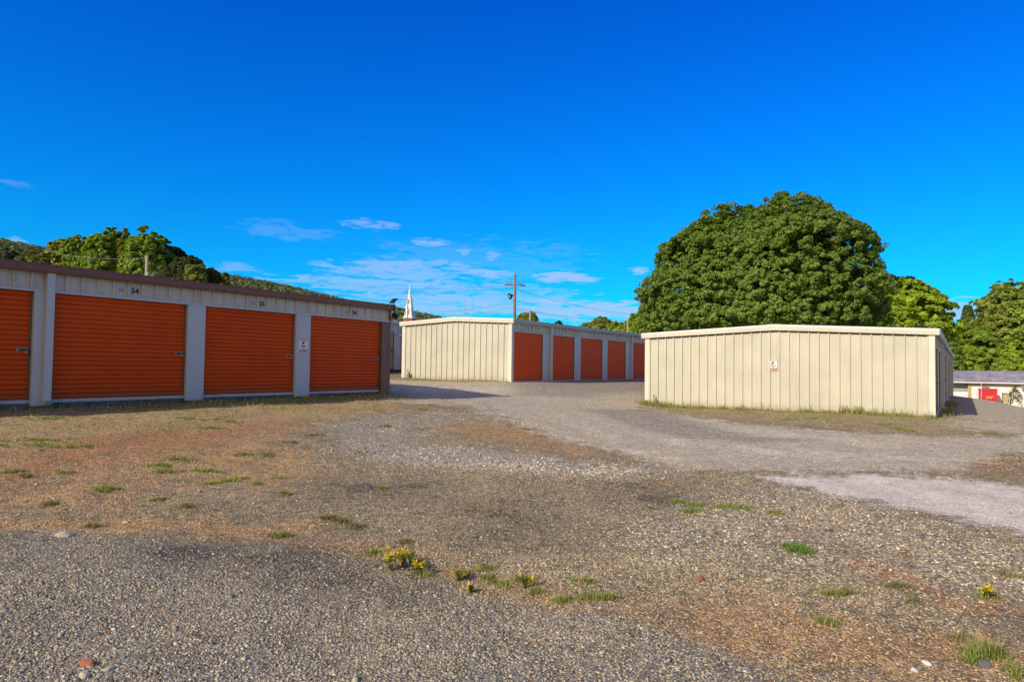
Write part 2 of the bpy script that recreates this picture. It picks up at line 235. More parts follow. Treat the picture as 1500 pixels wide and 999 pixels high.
M['gutter_shaded'] = paint('gutter_shaded_cream', (.40, .42, .44), .4, .06, .05)  # cream gutter, its shade put into a darker, cooler grey
M['brown'] = paint('brown_trim', (.205, .098, .07), .4, .1, .08, (.24, .17, .14))
M['orange'] = paint('orange_door', (.70, .080, .003), .5, .08, .07, (.40, .06, .01), .16, .08, (.30, .09, .03), .06)
M['orange_gloss'] = paint('orange_door_glossy', (.84, .105, .004), .42, .10, .08, (.60, .09, .02), .14, .08, (.45, .14, .06), .08)
M['tan_door'] = paint('tan_door', (.48, .39, .25), .45, .08, .1)
M['rail'] = paint('white_rail', (.58, .56, .53), .5, .15, .2, (.35, .3, .25))
M['steel'] = paint('zinc_steel', (.36, .32, .28), .4, .15, .05)
M['black'] = paint('black_plastic', (.015, .015, .017), .4, .1, .0)
M['dark'] = paint('dark_strip', (.02, .018, .016), .8, .1, .0)
M['jamb'] = paint('jamb_steel', (.17, .12, .09), .6, .2, .2)
M['roof'] = paint('roof_metal', (.55, .52, .47), .4, .1, .1, (.4, .36, .3))
M['red'] = paint('red_paint', (.62, .03, .045), .4, .1, .1)
M['redink'] = paint('red_ink', (.42, .02, .03), .5, .05, .0)
M['white'] = paint('white_paint', (.80, .80, .80), .45, .05, .05)
M['ink'] = paint('black_ink', (.01, .01, .01), .5, .0, .0)
M['fadedink'] = paint('faded_ink', (.33, .24, .15), .6, .2, .1)
M['yellow'] = paint('yellow_ink', (.75, .5, .12), .5, .1, .1)
M['concrete'] = rough_mat('concrete', (.06, .058, .05), (.16, .15, .13), 6, .9, .4, .02)
M['dark_concrete'] = rough_mat('dark_concrete', (.05, .045, .035), (.10, .09, .07), 9, .9, .5, .02)  # darker concrete, stands for the dark open base of the tan-door building
M['wood'] = rough_mat('pole_wood', (.14, .10, .08), (.27, .21, .17), 5, .85, .3, .01)
M['palewood'] = rough_mat('pale_pole_wood', (.30, .25, .19), (.42, .36, .28), 5, .85, .3, .01)
M['brick'] = rough_mat('steeple_brick', (.28, .09, .06), (.40, .15, .10), 5, .9, .3, .02)
M['stucco'] = rough_mat('white_block_wall', (.76, .76, .74), (.84, .84, .82), 1.2, .8, .15, .01)
M['greywall'] = rough_mat('grey_siding', (.34, .38, .38), (.42, .45, .44), 2, .7, .1, .01)
M['olive_trim'] = paint('olive_trim', (.48, .42, .20), .6, .1, .1)
M['oldroof'] = rough_mat('weathered_metal_roof', (.26, .23, .26), (.46, .42, .46), .8, .55, .1, .02)
M['bark'] = rough_mat('bark', (.08, .06, .045), (.17, .14, .11), 7, .95, .6, .03)
M['wire'] = paint('wire_grey', (.22, .24, .28), .6, 0., 0.)
def tinted(name, rough=.9, transl=0., spec=.2, bumps=None):
    m, t = newmat(name)
    c = t.attr('tint').outputs['Color']
    if transl:
        d = t.n('ShaderNodeBsdfPrincipled'); t.set(d.inputs['Base Color'], c); d.inputs['Roughness'].default_value = rough
        d.inputs['Specular IOR Level'].default_value = spec
        tr = t.n('ShaderNodeBsdfTranslucent'); t.set(tr.inputs[0], t.mix(1., c, (1.25, 1.3, .5), 'MULTIPLY'))
        mx = t.n('ShaderNodeMixShader'); mx.inputs[0].default_value = transl
        t.nt.links.new(d.outputs[0], mx.inputs[1]); t.nt.links.new(tr.outputs[0], mx.inputs[2])
        o = t.n('ShaderNodeOutputMaterial'); t.nt.links.new(mx.outputs[0], o.inputs[0])
    else:
        nn = t.noise(t.pos(), 220, 3).outputs[0]
        k = t.lin(nn, .3, .7, .8, 1.15)
        t.out(t.mix(1., c, t.comb(k, k, k), 'MULTIPLY'), rough, 0, None, spec)
    return m
M['leaf'] = tinted('leaf', .55, .3, .3)
M['grass'] = tinted('grass_blade', .6, .3, .2)
M['stone'] = tinted('stone', .9)

# ------------------------------------------------------------------ ground
def seg_dist(px, py, poly):
    P_ = np.array(poly, float); d = np.full(px.shape, 1e9); inside = np.zeros(px.shape, bool)
    n = len(P_)
    for i in range(n):
        ax, ay = P_[i]; bx, by = P_[(i+1) % n]
        vx, vy = bx-ax, by-ay; L = vx*vx+vy*vy+1e-12
        t = np.clip(((px-ax)*vx+(py-ay)*vy)/L, 0, 1)
        d = np.minimum(d, np.hypot(px-ax-t*vx, py-ay-t*vy))
        c = ((ay > py) != (by > py)); 
        with np.errstate(divide='ignore', invalid='ignore'):
            xi = (bx-ax)*(py-ay)/(by-ay+1e-12)+ax
        inside ^= c & (px < xi)
    return np.where(inside, d, -d)
def mask_at(px, py):
    r = np.hypot(px, py); out = {}
    for k, pl in POLYS.items():
        m = np.zeros(px.shape)
        for poly in pl:
            s = np.clip(.05*r, .15, 1.2) * (1.6 if k in ('darker', 'dirt', 'red', 'weedy') else .9)
            m = np.maximum(m, np.clip(seg_dist(px, py, poly)/s*.5+.5, 0, 1))
        out[k] = m
    return out
def lumps(x, y):
    """small real unevenness of the yard: ruts, humps"""
    return (.018*np.sin(x*1.7+.6*np.sin(y*.9))*np.cos(y*1.3+.4*np.sin(x*1.1)) + .010*np.sin(x*4.3+y*2.1+1.3*np.sin(y*1.9))
            + .006*np.sin(x*9.1-y*5.7+2*np.sin(x*2.2)) + .004*np.sin(x*17+3*np.sin(y*6.3))*np.sin(y*15.3))
def gz(x, y):
    x = np.atleast_1d(np.asarray(x, float)); y = np.atleast_1d(np.asarray(y, float))
    fade = np.clip(1.3-np.hypot(x, y)/40, .0, 1)
    return terrain(x, y) + lumps(x, y)*fade
def g1(x, y): return float(gz(x, y)[0])
def axis(lo, hi, fine, far, n):
    core = np.arange(lo, hi+1e-6, fine)
    k = np.arange(1, n+1); e = fine*((far/fine)**(k/n)); 
    up = hi+np.cumsum(np.diff(np.r_[0, e])*1.); dn = lo-np.cumsum(np.diff(np.r_[0, e]))
    return np.r_[dn[::-1], core, up]
xs = axis(-17, 4.5, .075, 3000, 70); ys = axis(.5, 17, .075, 3000, 90)
GX, GY = np.meshgrid(xs, ys); gx, gy = GX.ravel(), GY.ravel()
gzv = gz(gx, gy)
nx, ny = len(xs), len(ys)
idx = np.arange(nx*ny).reshape(ny, nx)
quads = np.stack([idx[:-1, :-1], idx[:-1, 1:], idx[1:, 1:], idx[1:, :-1]], -1).reshape(-1, 4)

gm, t = newmat('gravel_yard')
p = t.pos()
px_, py_, pz_ = t.sep(p)
p2 = t.comb(px_, py_, 0.)
n_big = t.noise(p2, .45, 5, .6).outputs[0]
n_mid = t.noise(p2, 2.3, 5, .65).outputs[0]
n_fin = t.noise(p2, 9., 4, .7).outputs[0]
warp = t.math('ADD', t.math('MULTIPLY', t.math('SUBTRACT', n_mid, .5), 1.3), t.math('MULTIPLY', t.math('SUBTRACT', n_fin, .5), 1.1))
def mk(k, w=1., lo=.3, hi=.7):
    a = t.attr(k).outputs['Fac']
    inside = t.smooth(a, .0, .12)
    return t.math('MULTIPLY', t.smooth(t.math('ADD', a, t.math('MULTIPLY', warp, w)), lo, hi), inside)
c = t.mix(t.smooth(n_big, .35, .65), (.385, .325, .215), (.33, .285, .20))
c = t.mix(t.math('MULTIPLY', mk('dirt', 1.9, .25, .95), .85), c, (.52, .34, .18))
c = t.mix(t.math('MULTIPLY', mk('weedy', 1.2), .55), c, (.50, .41, .215))
c = t.mix(t.math('MULTIPLY', mk('red', 1.5, .4, .9), .7), c, (.47, .235, .115))
c = t.mix(t.math('MULTIPLY', mk('road'), .85), c, (.62, .565, .465))
c = t.mix(t.math('MULTIPLY', mk('track', 1.1), .75), c, (.70, .64, .54))
c = t.mix(t.math('MULTIPLY', mk('grey', 1.1), .75), c, (.35, .325, .285))
c = t.mix(t.math('MULTIPLY', mk('lgrav', 1.5, .3, .85), .62), c, (.45, .42, .36))
c = t.mix(t.math('MULTIPLY', mk('lime', 1.5, .25, .8), .93), c, (.70, .66, .61))
c = t.mix(t.math('MULTIPLY', mk('dark', .9), .92), c, (.32, .295, .245))
c = t.mix(t.math('MULTIPLY', mk('darker', 2.2, .25, .95), .85), c, (.11, .10, .088))
lime_m = t.attr('lime').outputs['Fac']; road_m = t.attr('road').outputs['Fac']
smoothness = t.math('MAXIMUM', t.math('MULTIPLY', t.smooth(lime_m, .4, .9), .45), t.math('MULTIPLY', road_m, .15))
amp = t.math('SUBTRACT', 1., smoothness)
# crushed stone: three sizes of cells, each stone its own tone
v1 = t.voro(p2, 135.); v2 = t.voro(p2, 60.); v3 = t.voro(p2, 17.)
r1 = t.sep(v1.outputs['Color']); r2 = t.sep(v2.outputs['Color']); r3 = t.sep(v3.outputs['Color'])
k1 = t.math('MULTIPLY', t.lin(r1[0], 0, 1, .5, 1.5), t.lin(v1.outputs['Distance'], .25, .75, 1.12, .5))  # tone drops towards cell edges, painting shaded crevices between stones
k2 = t.lin(r2[0], 0, 1, .70, 1.30)
kk = t.math('MULTIPLY', k1, k2)
kk = t.math('MULTIPLY', kk, t.lin(n_fin, .3, .7, .80, 1.20))
kk = t.math('MULTIPLY', kk, t.lin(r3[0], 0., 1., .80, 1.20))
kk = t.math('MULTIPLY', kk, t.lin(n_mid, .3, .7, .84, 1.16))
kk = t.math('ADD', t.math('MULTIPLY', t.math('SUBTRACT', kk, 1.), amp), 1.)
c = t.mix(1., c, t.comb(kk, kk, kk), 'MULTIPLY')
# odd stones: rusty, bluish, white
c = t.mix(t.math('MULTIPLY', t.math('GREATER_THAN', r2[1], .955), t.math('MULTIPLY', amp, .7)), c, (.42, .20, .10))
c = t.mix(t.math('MULTIPLY', t.math('LESS_THAN', r2[1], .06), t.math('MULTIPLY', amp, .75)), c, (.09, .10, .12))
wthr = t.math('SUBTRACT', .985, t.math('MULTIPLY', t.attr('whitest').outputs['Fac'], .13))
c = t.mix(t.math('MULTIPLY', t.math('GREATER_THAN', r2[2], wthr), .8), c, (.66, .62, .56))
wthr3 = t.math('SUBTRACT', 1.0, t.math('MULTIPLY', t.attr('whitest').outputs['Fac'], .10))
c = t.mix(t.math('MULTIPLY', t.math('GREATER_THAN', r3[2], wthr3), t.math('MULTIPLY', t.math('LESS_THAN', v3.outputs['Distance'], .38), .7)), c, (.62, .58, .53))
h = t.math('ADD', t.math('MULTIPLY', v1.outputs['Distance'], -.5), t.math('MULTIPLY', v2.outputs['Distance'], -.9))
h = t.math('ADD', h, t.math('MULTIPLY', n_fin, .9))
c = t.mix(1., c, (1.13, 1.08, 1.0), 'MULTIPLY')
bn = t.n('ShaderNodeBump'); t.set(bn.inputs['Height'], h); t.set(bn.inputs['Strength'], t.math('MULTIPLY', amp, .8)); bn.inputs['Distance'].default_value = .012
t.out(c, .97, 0, bn.outputs[0], .0)
gobj = np_mesh('ground', np.c_[gx, gy, gzv], quads, gm)
gobj.data.polygons.foreach_set('use_smooth', [True]*len(quads))
mk_ = mask_at(gx, gy)
for k, v in mk_.items():
    at_ = gobj.data.attributes.new(k, 'FLOAT', 'POINT'); at_.data.foreach_set('value', v.astype(np.float32))
tag(gobj, 'uneven yard of gravel, dirt and crushed stone', None, None, 'structure')

# loose stones lying on the surface
def pebbles(n, r0, r1, smin, smax, spread=62, pw=1.0, filt=None):
    u = rng.random(n); r = (r0**pw + u*(r1**pw-r0**pw))**(1/pw)
    a = np.radians(-33 + (rng.random(n)*2-1)*spread)
    x, y = r*np.sin(a), r*np.cos(a)
    s = smin + (smax-smin)*rng.random(n)**2.2
    return x, y, s
parts_ = [pebbles(125000, 2.4, 5.6, .0026, .0078, 60), pebbles(70000, 5.0, 10, .003, .0088, 55), pebbles(38000, 9, 18, .004, .012, 50), pebbles(160, 2.6, 10, .012, .024, 60), pebbles(9000, 15, 28, .009, .018, 45)]
x = np.concatenate([q[0] for q in parts_]); y = np.concatenate([q[1] for q in parts_]); s = np.concatenate([q[2] for q in parts_])
mm = mask_at(x, y)
keep = (x > -14.3) & (rng.random(len(x)) > mm['lime']*.93) & (rng.random(len(x)) > mm['road']*.6) & ~((x < -15) & (y > 24)) & ~((x > -10.2) & (x < -.3) & (y > 24.0))
keep &= rng.random(len(x)) > mm['dirt']*.45
pn = .5+.25*(np.sin(x*1.3+1.7*np.sin(y*.9+.4))+np.sin(y*1.9+1.3*np.sin(x*1.6)))+.18*np.sin(x*5.1+2*np.sin(y*3.7))*np.sin(y*4.7+x)
keep &= rng.random(len(x)) < np.clip(.25+.95*pn+mm['dark']*.5+mm['whitest']*.2, .2, 1)
x, y, s = x[keep], y[keep], s[keep]; mm = {k: v[keep] for k, v in mm.items()}
s = s*(1+.25*mm['lgrav']+.40*mm['whitest'])
n = len(x); z = gz(x, y)
cube = np.array([(a, b, c_) for c_ in (-1, 1) for b in (-1, 1) for a in (-1, 1)], float)
V = cube[None]*(.42+.16*rng.random((n, 8, 3)))
V[:, 4:, :2] *= (.45+.5*rng.random((n, 1, 1)))
V *= np.stack([s*(.7+.9*rng.random(n)), s*(.6+.5*rng.random(n)), s*(.32+.45*rng.random(n))], -1)[:, None, :]*2
an = rng.random(n)*6.283; ca, sa = np.cos(an), np.sin(an)
tilt = (rng.random(n)-.5)*.9
Vy = V[:, :, 1]*np.cos(tilt)[:, None]-V[:, :, 2]*np.sin(tilt)[:, None]; Vz = V[:, :, 1]*np.sin(tilt)[:, None]+V[:, :, 2]*np.cos(tilt)[:, None]
VX = V[:, :, 0]*ca[:, None]-Vy*sa[:, None]+x[:, None]; VY = V[:, :, 0]*sa[:, None]+Vy*ca[:, None]+y[:, None]
VZ = Vz+(z+s*.15)[:, None]
VV = np.stack([VX, VY, VZ], -1).reshape(-1, 3)
cf = np.array([(0, 2, 3, 1), (4, 5, 7, 6), (0, 1, 5, 4), (2, 6, 7, 3), (0, 4, 6, 2), (1, 3, 7, 5)])
Q = (cf[None]+(np.arange(n)*8)[:, None, None]).reshape(-1, 4)
C = np.tile(np.array([.42, .35, .245]), (n, 1))
def lay(C, m, c_, k=.8): return C*(1-m[:, None]*k)+np.array(c_)*m[:, None]*k
C = lay(C, mm['dirt'], (.44, .31, .18), .7); C = lay(C, mm['road'], (.48, .42, .36)); C = lay(C, mm['grey'], (.36, .335, .295))
C = lay(C, mm['lgrav'], (.47, .44, .39)); C = lay(C, mm['dark'], (.37, .34, .275)); C = lay(C, mm['darker'], (.17, .155, .14), .7); C = lay(C, mm['lime'], (.5, .47, .48))
C *= (.52+.85*rng.random((n, 1))**1.1)
k = rng.random(n)
C[k < .07] = (.10, .10, .105); C[(k > .07) & (k < .085)] = (.40, .21, .11); C[(k > .10) & (k < .16)] = (.56, .50, .40)
wk = rng.random(n) < (.008+.08*mm['whitest']*(1-.8*mm['lgrav'])); C[wk] = (.70, .66, .60)
C *= 1+(rng.random((n, 1))-.5)*np.array([.10, .02, -.12]); C *= np.array([1.12, 1.08, 1.0])
grav = np_mesh('loose_gravel', VV, Q, M['stone'], None, np.repeat(C, 8, 0))
tag(grav, 'loose grey, tan and white crushed stones strewn over the yard', 'gravel', None, 'stuff')

# single larger rocks
RC = dict(brick=(.36, .13, .08), tan=(.50, .43, .32), slate=(.15, .15, .15), orange=(.45, .20, .09), white=(.72, .68, .64))
rock_labels = [
 'rusty red brick fragment lying on gravel, left foreground', 'pale tan stone just right of the red brick fragment', 'pale tan stone below the red brick fragment',
 'dark grey stone in grey gravel behind the red brick fragment', 'flat pale stone at the edge of dirt and grey gravel on the left', 'flat dark slate chip right of the red brick fragment',
 'flat dark stone farthest right of the stones near the red brick fragment', 'dark red rock on gravel right of centre', 'orange rusty rock at the right edge beside dry weeds',
 'flat grey rock in front of the pale dry grass tuft', 'white flake of rock in the bottom right corner', 'smaller white rock flake beside the bottom right white one', 'pale tan stone on gravel near the vivid green grass tuft']
for i, (rx, ry, rs, rc) in enumerate(ROCKS):
    bm = bmesh.new(); bmesh.ops.create_icosphere(bm, subdivisions=2, radius=1)
    sx, sy, sz = rs*random.uniform(.9, 1.4), rs*random.uniform(.6, .9), rs*random.uniform(.35, .6)
    rr = random.Random(i)
    planes = [(Vector((rr.uniform(-1, 1), rr.uniform(-1, 1), rr.uniform(-.4, 1))).normalized(), rr.uniform(.55, .85)) for _ in range(9)]
    for v in bm.verts:
        q = v.co.copy()
        for nrm, d in planes:
            dd = q.dot(nrm)
            if dd > d: q -= nrm*(dd-d)
        v.co = Vector((q.x*sx, q.y*sy, q.z*sz))
    me = bpy.data.meshes.new('rock'); bm.to_mesh(me); bm.free()
    ca_ = me.color_attributes.new('tint', 'FLOAT_COLOR', 'POINT')
    for dta in ca_.data: dta.color = (*RC[rc], 1)
    me.materials.append(M['stone'])
    o = bpy.data.objects.new('rock', me); o.location = (rx, ry, g1(rx, ry)+sz*.35); o.rotation_euler = (0, 0, random.uniform(0, 3)); col.objects.link(o)
    tag(o, rock_labels[i], 'rock', 'larger single rocks on the gravel')

# ------------------------------------------------------------------ grass and weeds
GC = {0: ((.34, .29, .13), (.22, .22, .09)), 1: ((.38, .38, .11), (.24, .28, .07)), 2: ((.34, .40, .10), (.20, .29, .06)), 3: ((.30, .38, .12), (.18, .27, .07)), 4: ((.22, .36, .07), (.13, .25, .04)), 5: ((.58, .47, .25), (.42, .35, .18))}
def blades(cx, cy, n, rad, hmin, hmax, kind, wid=.006, squash=1.):
    r = rad*np.abs(rng.normal(0, .62, n)); a = rng.random(n)*6.283
    bx = cx+r*np.cos(a); by = cy+r*np.sin(a)*squash
    return blades_at(bx, by, hmin, hmax, kind, wid)
def blades_at(bx, by, hmin, hmax, kind, wid):
    n = len(bx); bz = gz(bx, by)-.004
    hgt = hmin+(hmax-hmin)*rng.random(n); le = rng.random(n)*6.283; lean = hgt*(.15+.7*rng.random(n))
    fa = le+1.57+(rng.random(n)-.5)*.8; dx, dy = np.cos(fa)*wid, np.sin(fa)*wid
    lx, ly = np.cos(le)*lean, np.sin(le)*lean
    P = np.zeros((n, 6, 3))
    for i, (f, g, w) in enumerate(((0, 0, 1), (.35, .62, .75), (1, 1, .12))):
        for j, sg in enumerate((-1, 1)):
            P[:, i*2+j, 0] = bx+lx*f+dx*w*sg; P[:, i*2+j, 1] = by+ly*f+dy*w*sg; P[:, i*2+j, 2] = bz+hgt*g
    q = np.array([(0, 1, 3, 2), (2, 3, 5, 4)])
    a, b = GC[kind]; m = rng.random((n, 1)); cc = np.array(a)*m+np.array(b)*(1-m)
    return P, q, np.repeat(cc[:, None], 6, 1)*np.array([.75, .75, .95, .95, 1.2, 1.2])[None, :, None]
def pack(lst):
    P = np.concatenate([l[0] for l in lst]); C_ = np.concatenate([l[2] for l in lst]); n = len(P)
    q = np.array([(0, 1, 3, 2), (2, 3, 5, 4)])
    return P.reshape(-1, 3), (q[None]+(np.arange(n)*6)[:, None, None]).reshape(-1, 4), C_.reshape(-1, 3)
L_ = []
for tx, ty, w, kd in TUFTS:
    dist = math.hypot(tx, ty)
    w = max(w, .05); m = 7 + int(w*22)
    for _ in range(m):
        ox, oy = random.gauss(0, w*.50), random.gauss(0, w*.36)
        rr_ = random.uniform(.015, .075)*(1+.05*dist)
        L_.append(blades(tx+ox*.83-oy*.56, ty+ox*.56+oy*.83, int(14+300*rr_*random.uniform(.5, 1.6)), rr_, .012, random.uniform(.025, .06), kd if random.random() < .7 else random.choice([max(kd-1, 0), 1, 5]), .0018+.00022*dist))
# fringes along the walls
def fringe(x0, y0, x1, y1, n, wid, hmin, hmax, kinds, w):
    u = rng.random(n); cl = .5+.5*np.sin(u*47+3*np.sin(u*19)); ok = rng.random(n) < .25+.75*cl
    u = u[ok]; off = np.abs(rng.normal(0, wid, len(u)))
    nx_, ny_ = (y1-y0), -(x1-x0); l = math.hypot(nx_, ny_); nx_, ny_ = nx_/l, ny_/l
    fx = x0+(x1-x0)*u+nx_*off; fy = y0+(y1-y0)*u+ny_*off
    ks = rng.integers(0, len(kinds), len(u))
    for i, kd in enumerate(kinds):
        s_ = ks == i
        if s_.sum(): L_.append(blades_at(fx[s_], fy[s_], hmin, hmax, kd, w))
fringe(-14.72, -4, -14.72, 16.0, 9000, .35, .03, .11, [1, 0, 5, 2], .006)
fringe(-14.60, 9, -14.5, 16.2, 2500, .6, .03, .10, [1, 5, 5, 2], .006)
fringe(-9.9, 24.28, -.65, 24.28, 5200, .30, .03, .13, [1, 2, 0, 5], .007)
fringe(-.62, 24.3, -.62, 40, 1200, .25, .04, .16, [2, 1, 0], .008)
fringe(-21.9, 24.3, -15.8, 24.3, 1800, .15, .02, .07, [5, 1], .007)
fringe(-14.6, -4, -14.6, 16, 420, .3, .10, .24, [5, 1, 2], .007)
fringe(-9.9, 24.25, -.7, 24.25, 260, .2, .12, .30, [5, 1, 0], .009)
fringe(-3.3, 24.25, -2.6, 24.25, 160, .15, .12, .32, [1, 5], .009)
fringe(-9.95, 24.25, -8.8, 24.2, 500, .3, .08, .24, [5, 1, 0], .009)
# a thin scatter of dry growth over the weedy earth by the left building
n = 42000; ux = -14.6+rng.random(n)*9; uy = 2+rng.random(n)*15
mw = mask_at(ux, uy)
den = (.5+.5*np.sin(ux*1.9+2*np.sin(uy*.8)))*(.5+.5*np.sin(uy*2.3+1.7*np.sin(ux*1.3)))
ok = rng.random(n) < (mw['weedy']*1.3+mw['dirt']*.30)*den
ux, uy = ux[ok], uy[ok]; hh = rng.random(len(ux))
for i, kd in enumerate([5, 1, 0, 5, 1, 2]):
    s_ = (hh*6).astype(int) == i
    L_.append(blades_at(ux[s_], uy[s_], .012, .05, kd, .0045))
n = 9000; ux = -9.8+rng.random(n)*12; uy = 22.2+rng.random(n)*2
den = (.5+.5*np.sin(ux*2.9+2*np.sin(uy*3.8)))*(.5+.5*np.sin(uy*4.3+1.7*np.sin(ux*2.3)))
ok = (rng.random(n) < den*.6); L_.append(blades_at(ux[ok], uy[ok], .015, .05, 0, .006)); L_.append(blades_at(ux[ok]+.1, uy[ok]-.05, .01, .05, 1, .006))
gp_ = pack(L_)
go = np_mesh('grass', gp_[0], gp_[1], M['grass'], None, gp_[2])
tag(go, 'short sparse grass and weeds growing out of the gravel and along the walls', 'grass', None, 'stuff')

# pale dry tuft, right foreground
def tuft_thing(label, x, y, spec, group=None):
    o_ = thing('grass_tuft', label, 'grass tuft', (x, y, g1(x, y)), group)
    P, q, C_ = pack(spec); b = np_mesh('blades', P, q, M['grass'], o_, C_, 4, (x, y, g1(x, y))); return o_
tuft_thing('pale dry grass tuft with tall straw stalks, bottom right of the yard', *DRYTUFT, [blades(*DRYTUFT, 420, .07, .03, .09, 2, .0025), blades(*DRYTUFT, 120, .06, .05, .12, 5, .0022), blades(*DRYTUFT, 12, .05, .13, .20, 5, .002)])
tuft_thing('vivid green low grass clump alone on gravel right of centre', *VIVIDTUFT, [blades(*VIVIDTUFT, 520, .085, .015, .045, 3, .003), blades(VIVIDTUFT[0]-.09, VIVIDTUFT[1]+.02, 260, .05, .015, .04, 4, .003), blades(VIVIDTUFT[0]+.1, VIVIDTUFT[1]-.03, 200, .05, .01, .035, 3, .003)])

# yellow flowering weeds
def flower_weed(label, x, y, h, fl):
    z = g1(x, y)
    o_ = thing('flowering_weed', label, 'weed', (x, y, z), 'yellow flowering weeds in the gravel')
    mb = MB(); tips = []
    k = int(9+h*70)
    for i in range(k):
        a = random.uniform(0, 6.28); l = h*random.uniform(.55, 1.05); e = h*random.uniform(.1, .62)
        tx, ty = x+math.cos(a)*e, y+math.sin(a)*e
        mid = (x+math.cos(a)*e*.4, y+math.sin(a)*e*.4, z+l*.6)
        mb.tube([(x, y, z-.005), mid, (tx, ty, z+l)], [.0022, .0018, .001], 4)
        tips.append((tx, ty, z+l, mid))
    mb.build('stem', M['stem'], o_)
    # leaves
    lv = []; lc = []
    for tx, ty, tz_, mid in tips:
        for j in range(10):
            u = random.random(); b = Vector((x, y, z)).lerp(Vector(mid), u*2) if u < .5 else Vector(mid).lerp(Vector((tx, ty, tz_)), u*2-1)
            d = Vector((random.gauss(0, 1), random.gauss(0, 1), random.gauss(.3, .5))).normalized(); s_ = d.cross(Vector((0, 0, 1))).normalized()*.0045
            L = random.uniform(.012, .026)
            lv += [b, b+d*L*.5+s_, b+d*L, b+d*L*.5-s_]; g = random.uniform(.6, 1.3); lc += [(.13*g, .20*g, .035*g)]*4
    lv = np.array([tuple(v) for v in lv]); np_mesh('leaves', lv, np.arange(len(lv)).reshape(-1, 4), M['grass'], o_, np.array(lc), 4, (x, y, z))
    fv = []; fc = []
    for tx, ty, tz_, mid in tips:
        if random.random() > fl: continue
        for _ in range(random.randint(1, 3)):
            c0 = Vector(mid).lerp(Vector((tx, ty, tz_)), random.uniform(.15, 1.05))+Vector((random.gauss(0, .008), random.gauss(0, .008), random.gauss(0, .008))); tl = Vector((random.gauss(0, .6), random.gauss(0, .6), .6))
            for j in range(5):
                a = j*1.2566+random.random(); d = Vector((math.cos(a), math.sin(a), .35+tl.x*math.cos(a)+tl.y*math.sin(a))); sd = Vector((-math.sin(a), math.cos(a), 0))*.0042
                fv += [c0, c0+d*.009+sd*1.4, c0+d*.017, c0+d*.009-sd*1.4]; fc += [(.85, .62, .02)]*4
    for j in range(0, len(fv), 20):
        c0 = fv[j]; hv_ = np.array([tuple(v) for v in fv[j:j+20]]); fo_ = np_mesh('flower', hv_, np.arange(20).reshape(-1, 4), M['grass'], o_, np.array(fc[j:j+20]), 4, (c0.x, c0.y, c0.z)); fo_.location = (c0.x-x, c0.y-y, c0.z-z)
M['stem'] = paint('green_stem', (.14, .18, .05), .6, .1, 0.)
fl_labels = ['tallest bushy weed covered in yellow flowers at the edge of the grey gravel', 'bushy yellow flowered weed touching the right side of the tallest one',
 'green weed with almost no flowers right of the tallest yellow bush', 'small yellow flowered weed in front of the green one', 'single small yellow flowered weed halfway right of the yellow clump',
 'rounded pale green weed with few yellow flowers near the grass tufts', 'green weed behind the small yellow flowered one of the clump', 'low yellow flowered weed near the right edge of the yard', 'tiny yellow flowered weed in dirt below the other small one']
for (fx, fy, fh, ff), lb in zip(FLOWERS, fl_labels): flower_weed(lb, fx, fy, fh, ff)

# ------------------------------------------------------------------ storage buildings
PITCH = .3045
def rib_profile(length, start=0.):
    """(u, depth) along a ribbed metal wall; ribs stand proud"""
    pts = [(0, 0)]; u = start if start > 0 else PITCH*.5
    while u < length-.06:
        pts += [(u-.028, 0), (u-.018, .042), (u+.018, .042), (u+.0195, 0)]
        for q in (.105, .20):
            if u+q+.02 < length: pts += [(u+q-.012, 0), (u+q, .004), (u+q+.012, 0)]
        u += PITCH
    pts.append((length, 0)); 
    return pts
def ribbed(mb, p0, p1, nrm, zb, zt, start=0., thick=.02):
    p0 = Vector((*p0, 0)); p1 = Vector((*p1, 0)); L = (p1-p0).length; d = (p1-p0)/L; nv = Vector((*nrm, 0))
    pr = rib_profile(L, start); vs = []; fs = []
    for u, dep in pr:
        b = p0+d*u+nv*dep; ztv = zt(u) if callable(zt) else zt; zbv = zb(b) if callable(zb) else zb
        vs += [(b.x, b.y, zbv), (b.x, b.y, ztv)]
    for i in range(len(pr)-1): fs.append((2*i, 2*i+2, 2*i+3, 2*i+1))
    mb.add(vs, fs)
def text_mesh(txt, size, mat, parent, origin, facing, name='unit_number', bold=.0, label=None, align='CENTER'):
    cu = bpy.data.curves.new(name, 'FONT'); cu.body = txt; cu.size = size; cu.align_x = align; cu.align_y = 'CENTER'; cu.offset = bold; cu.extrude = .001
    tmp = bpy.data.objects.new(name, cu); col.objects.link(tmp)
    bpy.context.view_layer.update()
    me = bpy.data.meshes.new_from_object(tmp.evaluated_get(bpy.context.evaluated_depsgraph_get()))
    bpy.data.objects.remove(tmp); bpy.data.curves.remove(cu)
    me.name = name; rot = Matrix(((0, 0, 1), (1, 0, 0), (0, 1, 0))) if facing == 'X' else Matrix(((1, 0, 0), (0, 0, -1), (0, 1, 0)))
    me.transform(rot.to_4x4()); me.materials.clear(); me.materials.append(mat)
    o = bpy.data.objects.new(name, me); col.objects.link(o); o.parent = parent; o.location = Vector(origin)-wloc(parent)
    if label: o['label'] = label
    return o
def door_mb(xf, y0, y1, z0, z1, n):
    """roll-up curtain: n slats, each a shallow bulge with a groove below"""
    mb = MB(); hgt = (z1-z0)/n; prof = []
    for i in range(n):
        b = z0+i*hgt
        prof += [(b, -.020), (b+hgt*.07, -.016), (b+hgt*.16, .001), (b+hgt*.34, .006), (b+hgt*.66, .007), (b+hgt*.88, .002), (b+hgt*.95, -.012)]
    prof.append((z1, -.020))
    ny_ = 6
    rows = [[(xf+d, y0+(y1-y0)*j/ny_, z) for j in range(ny_+1)] for z, d in prof]
    mb.loft(rows, closed=False, caps=False); return mb
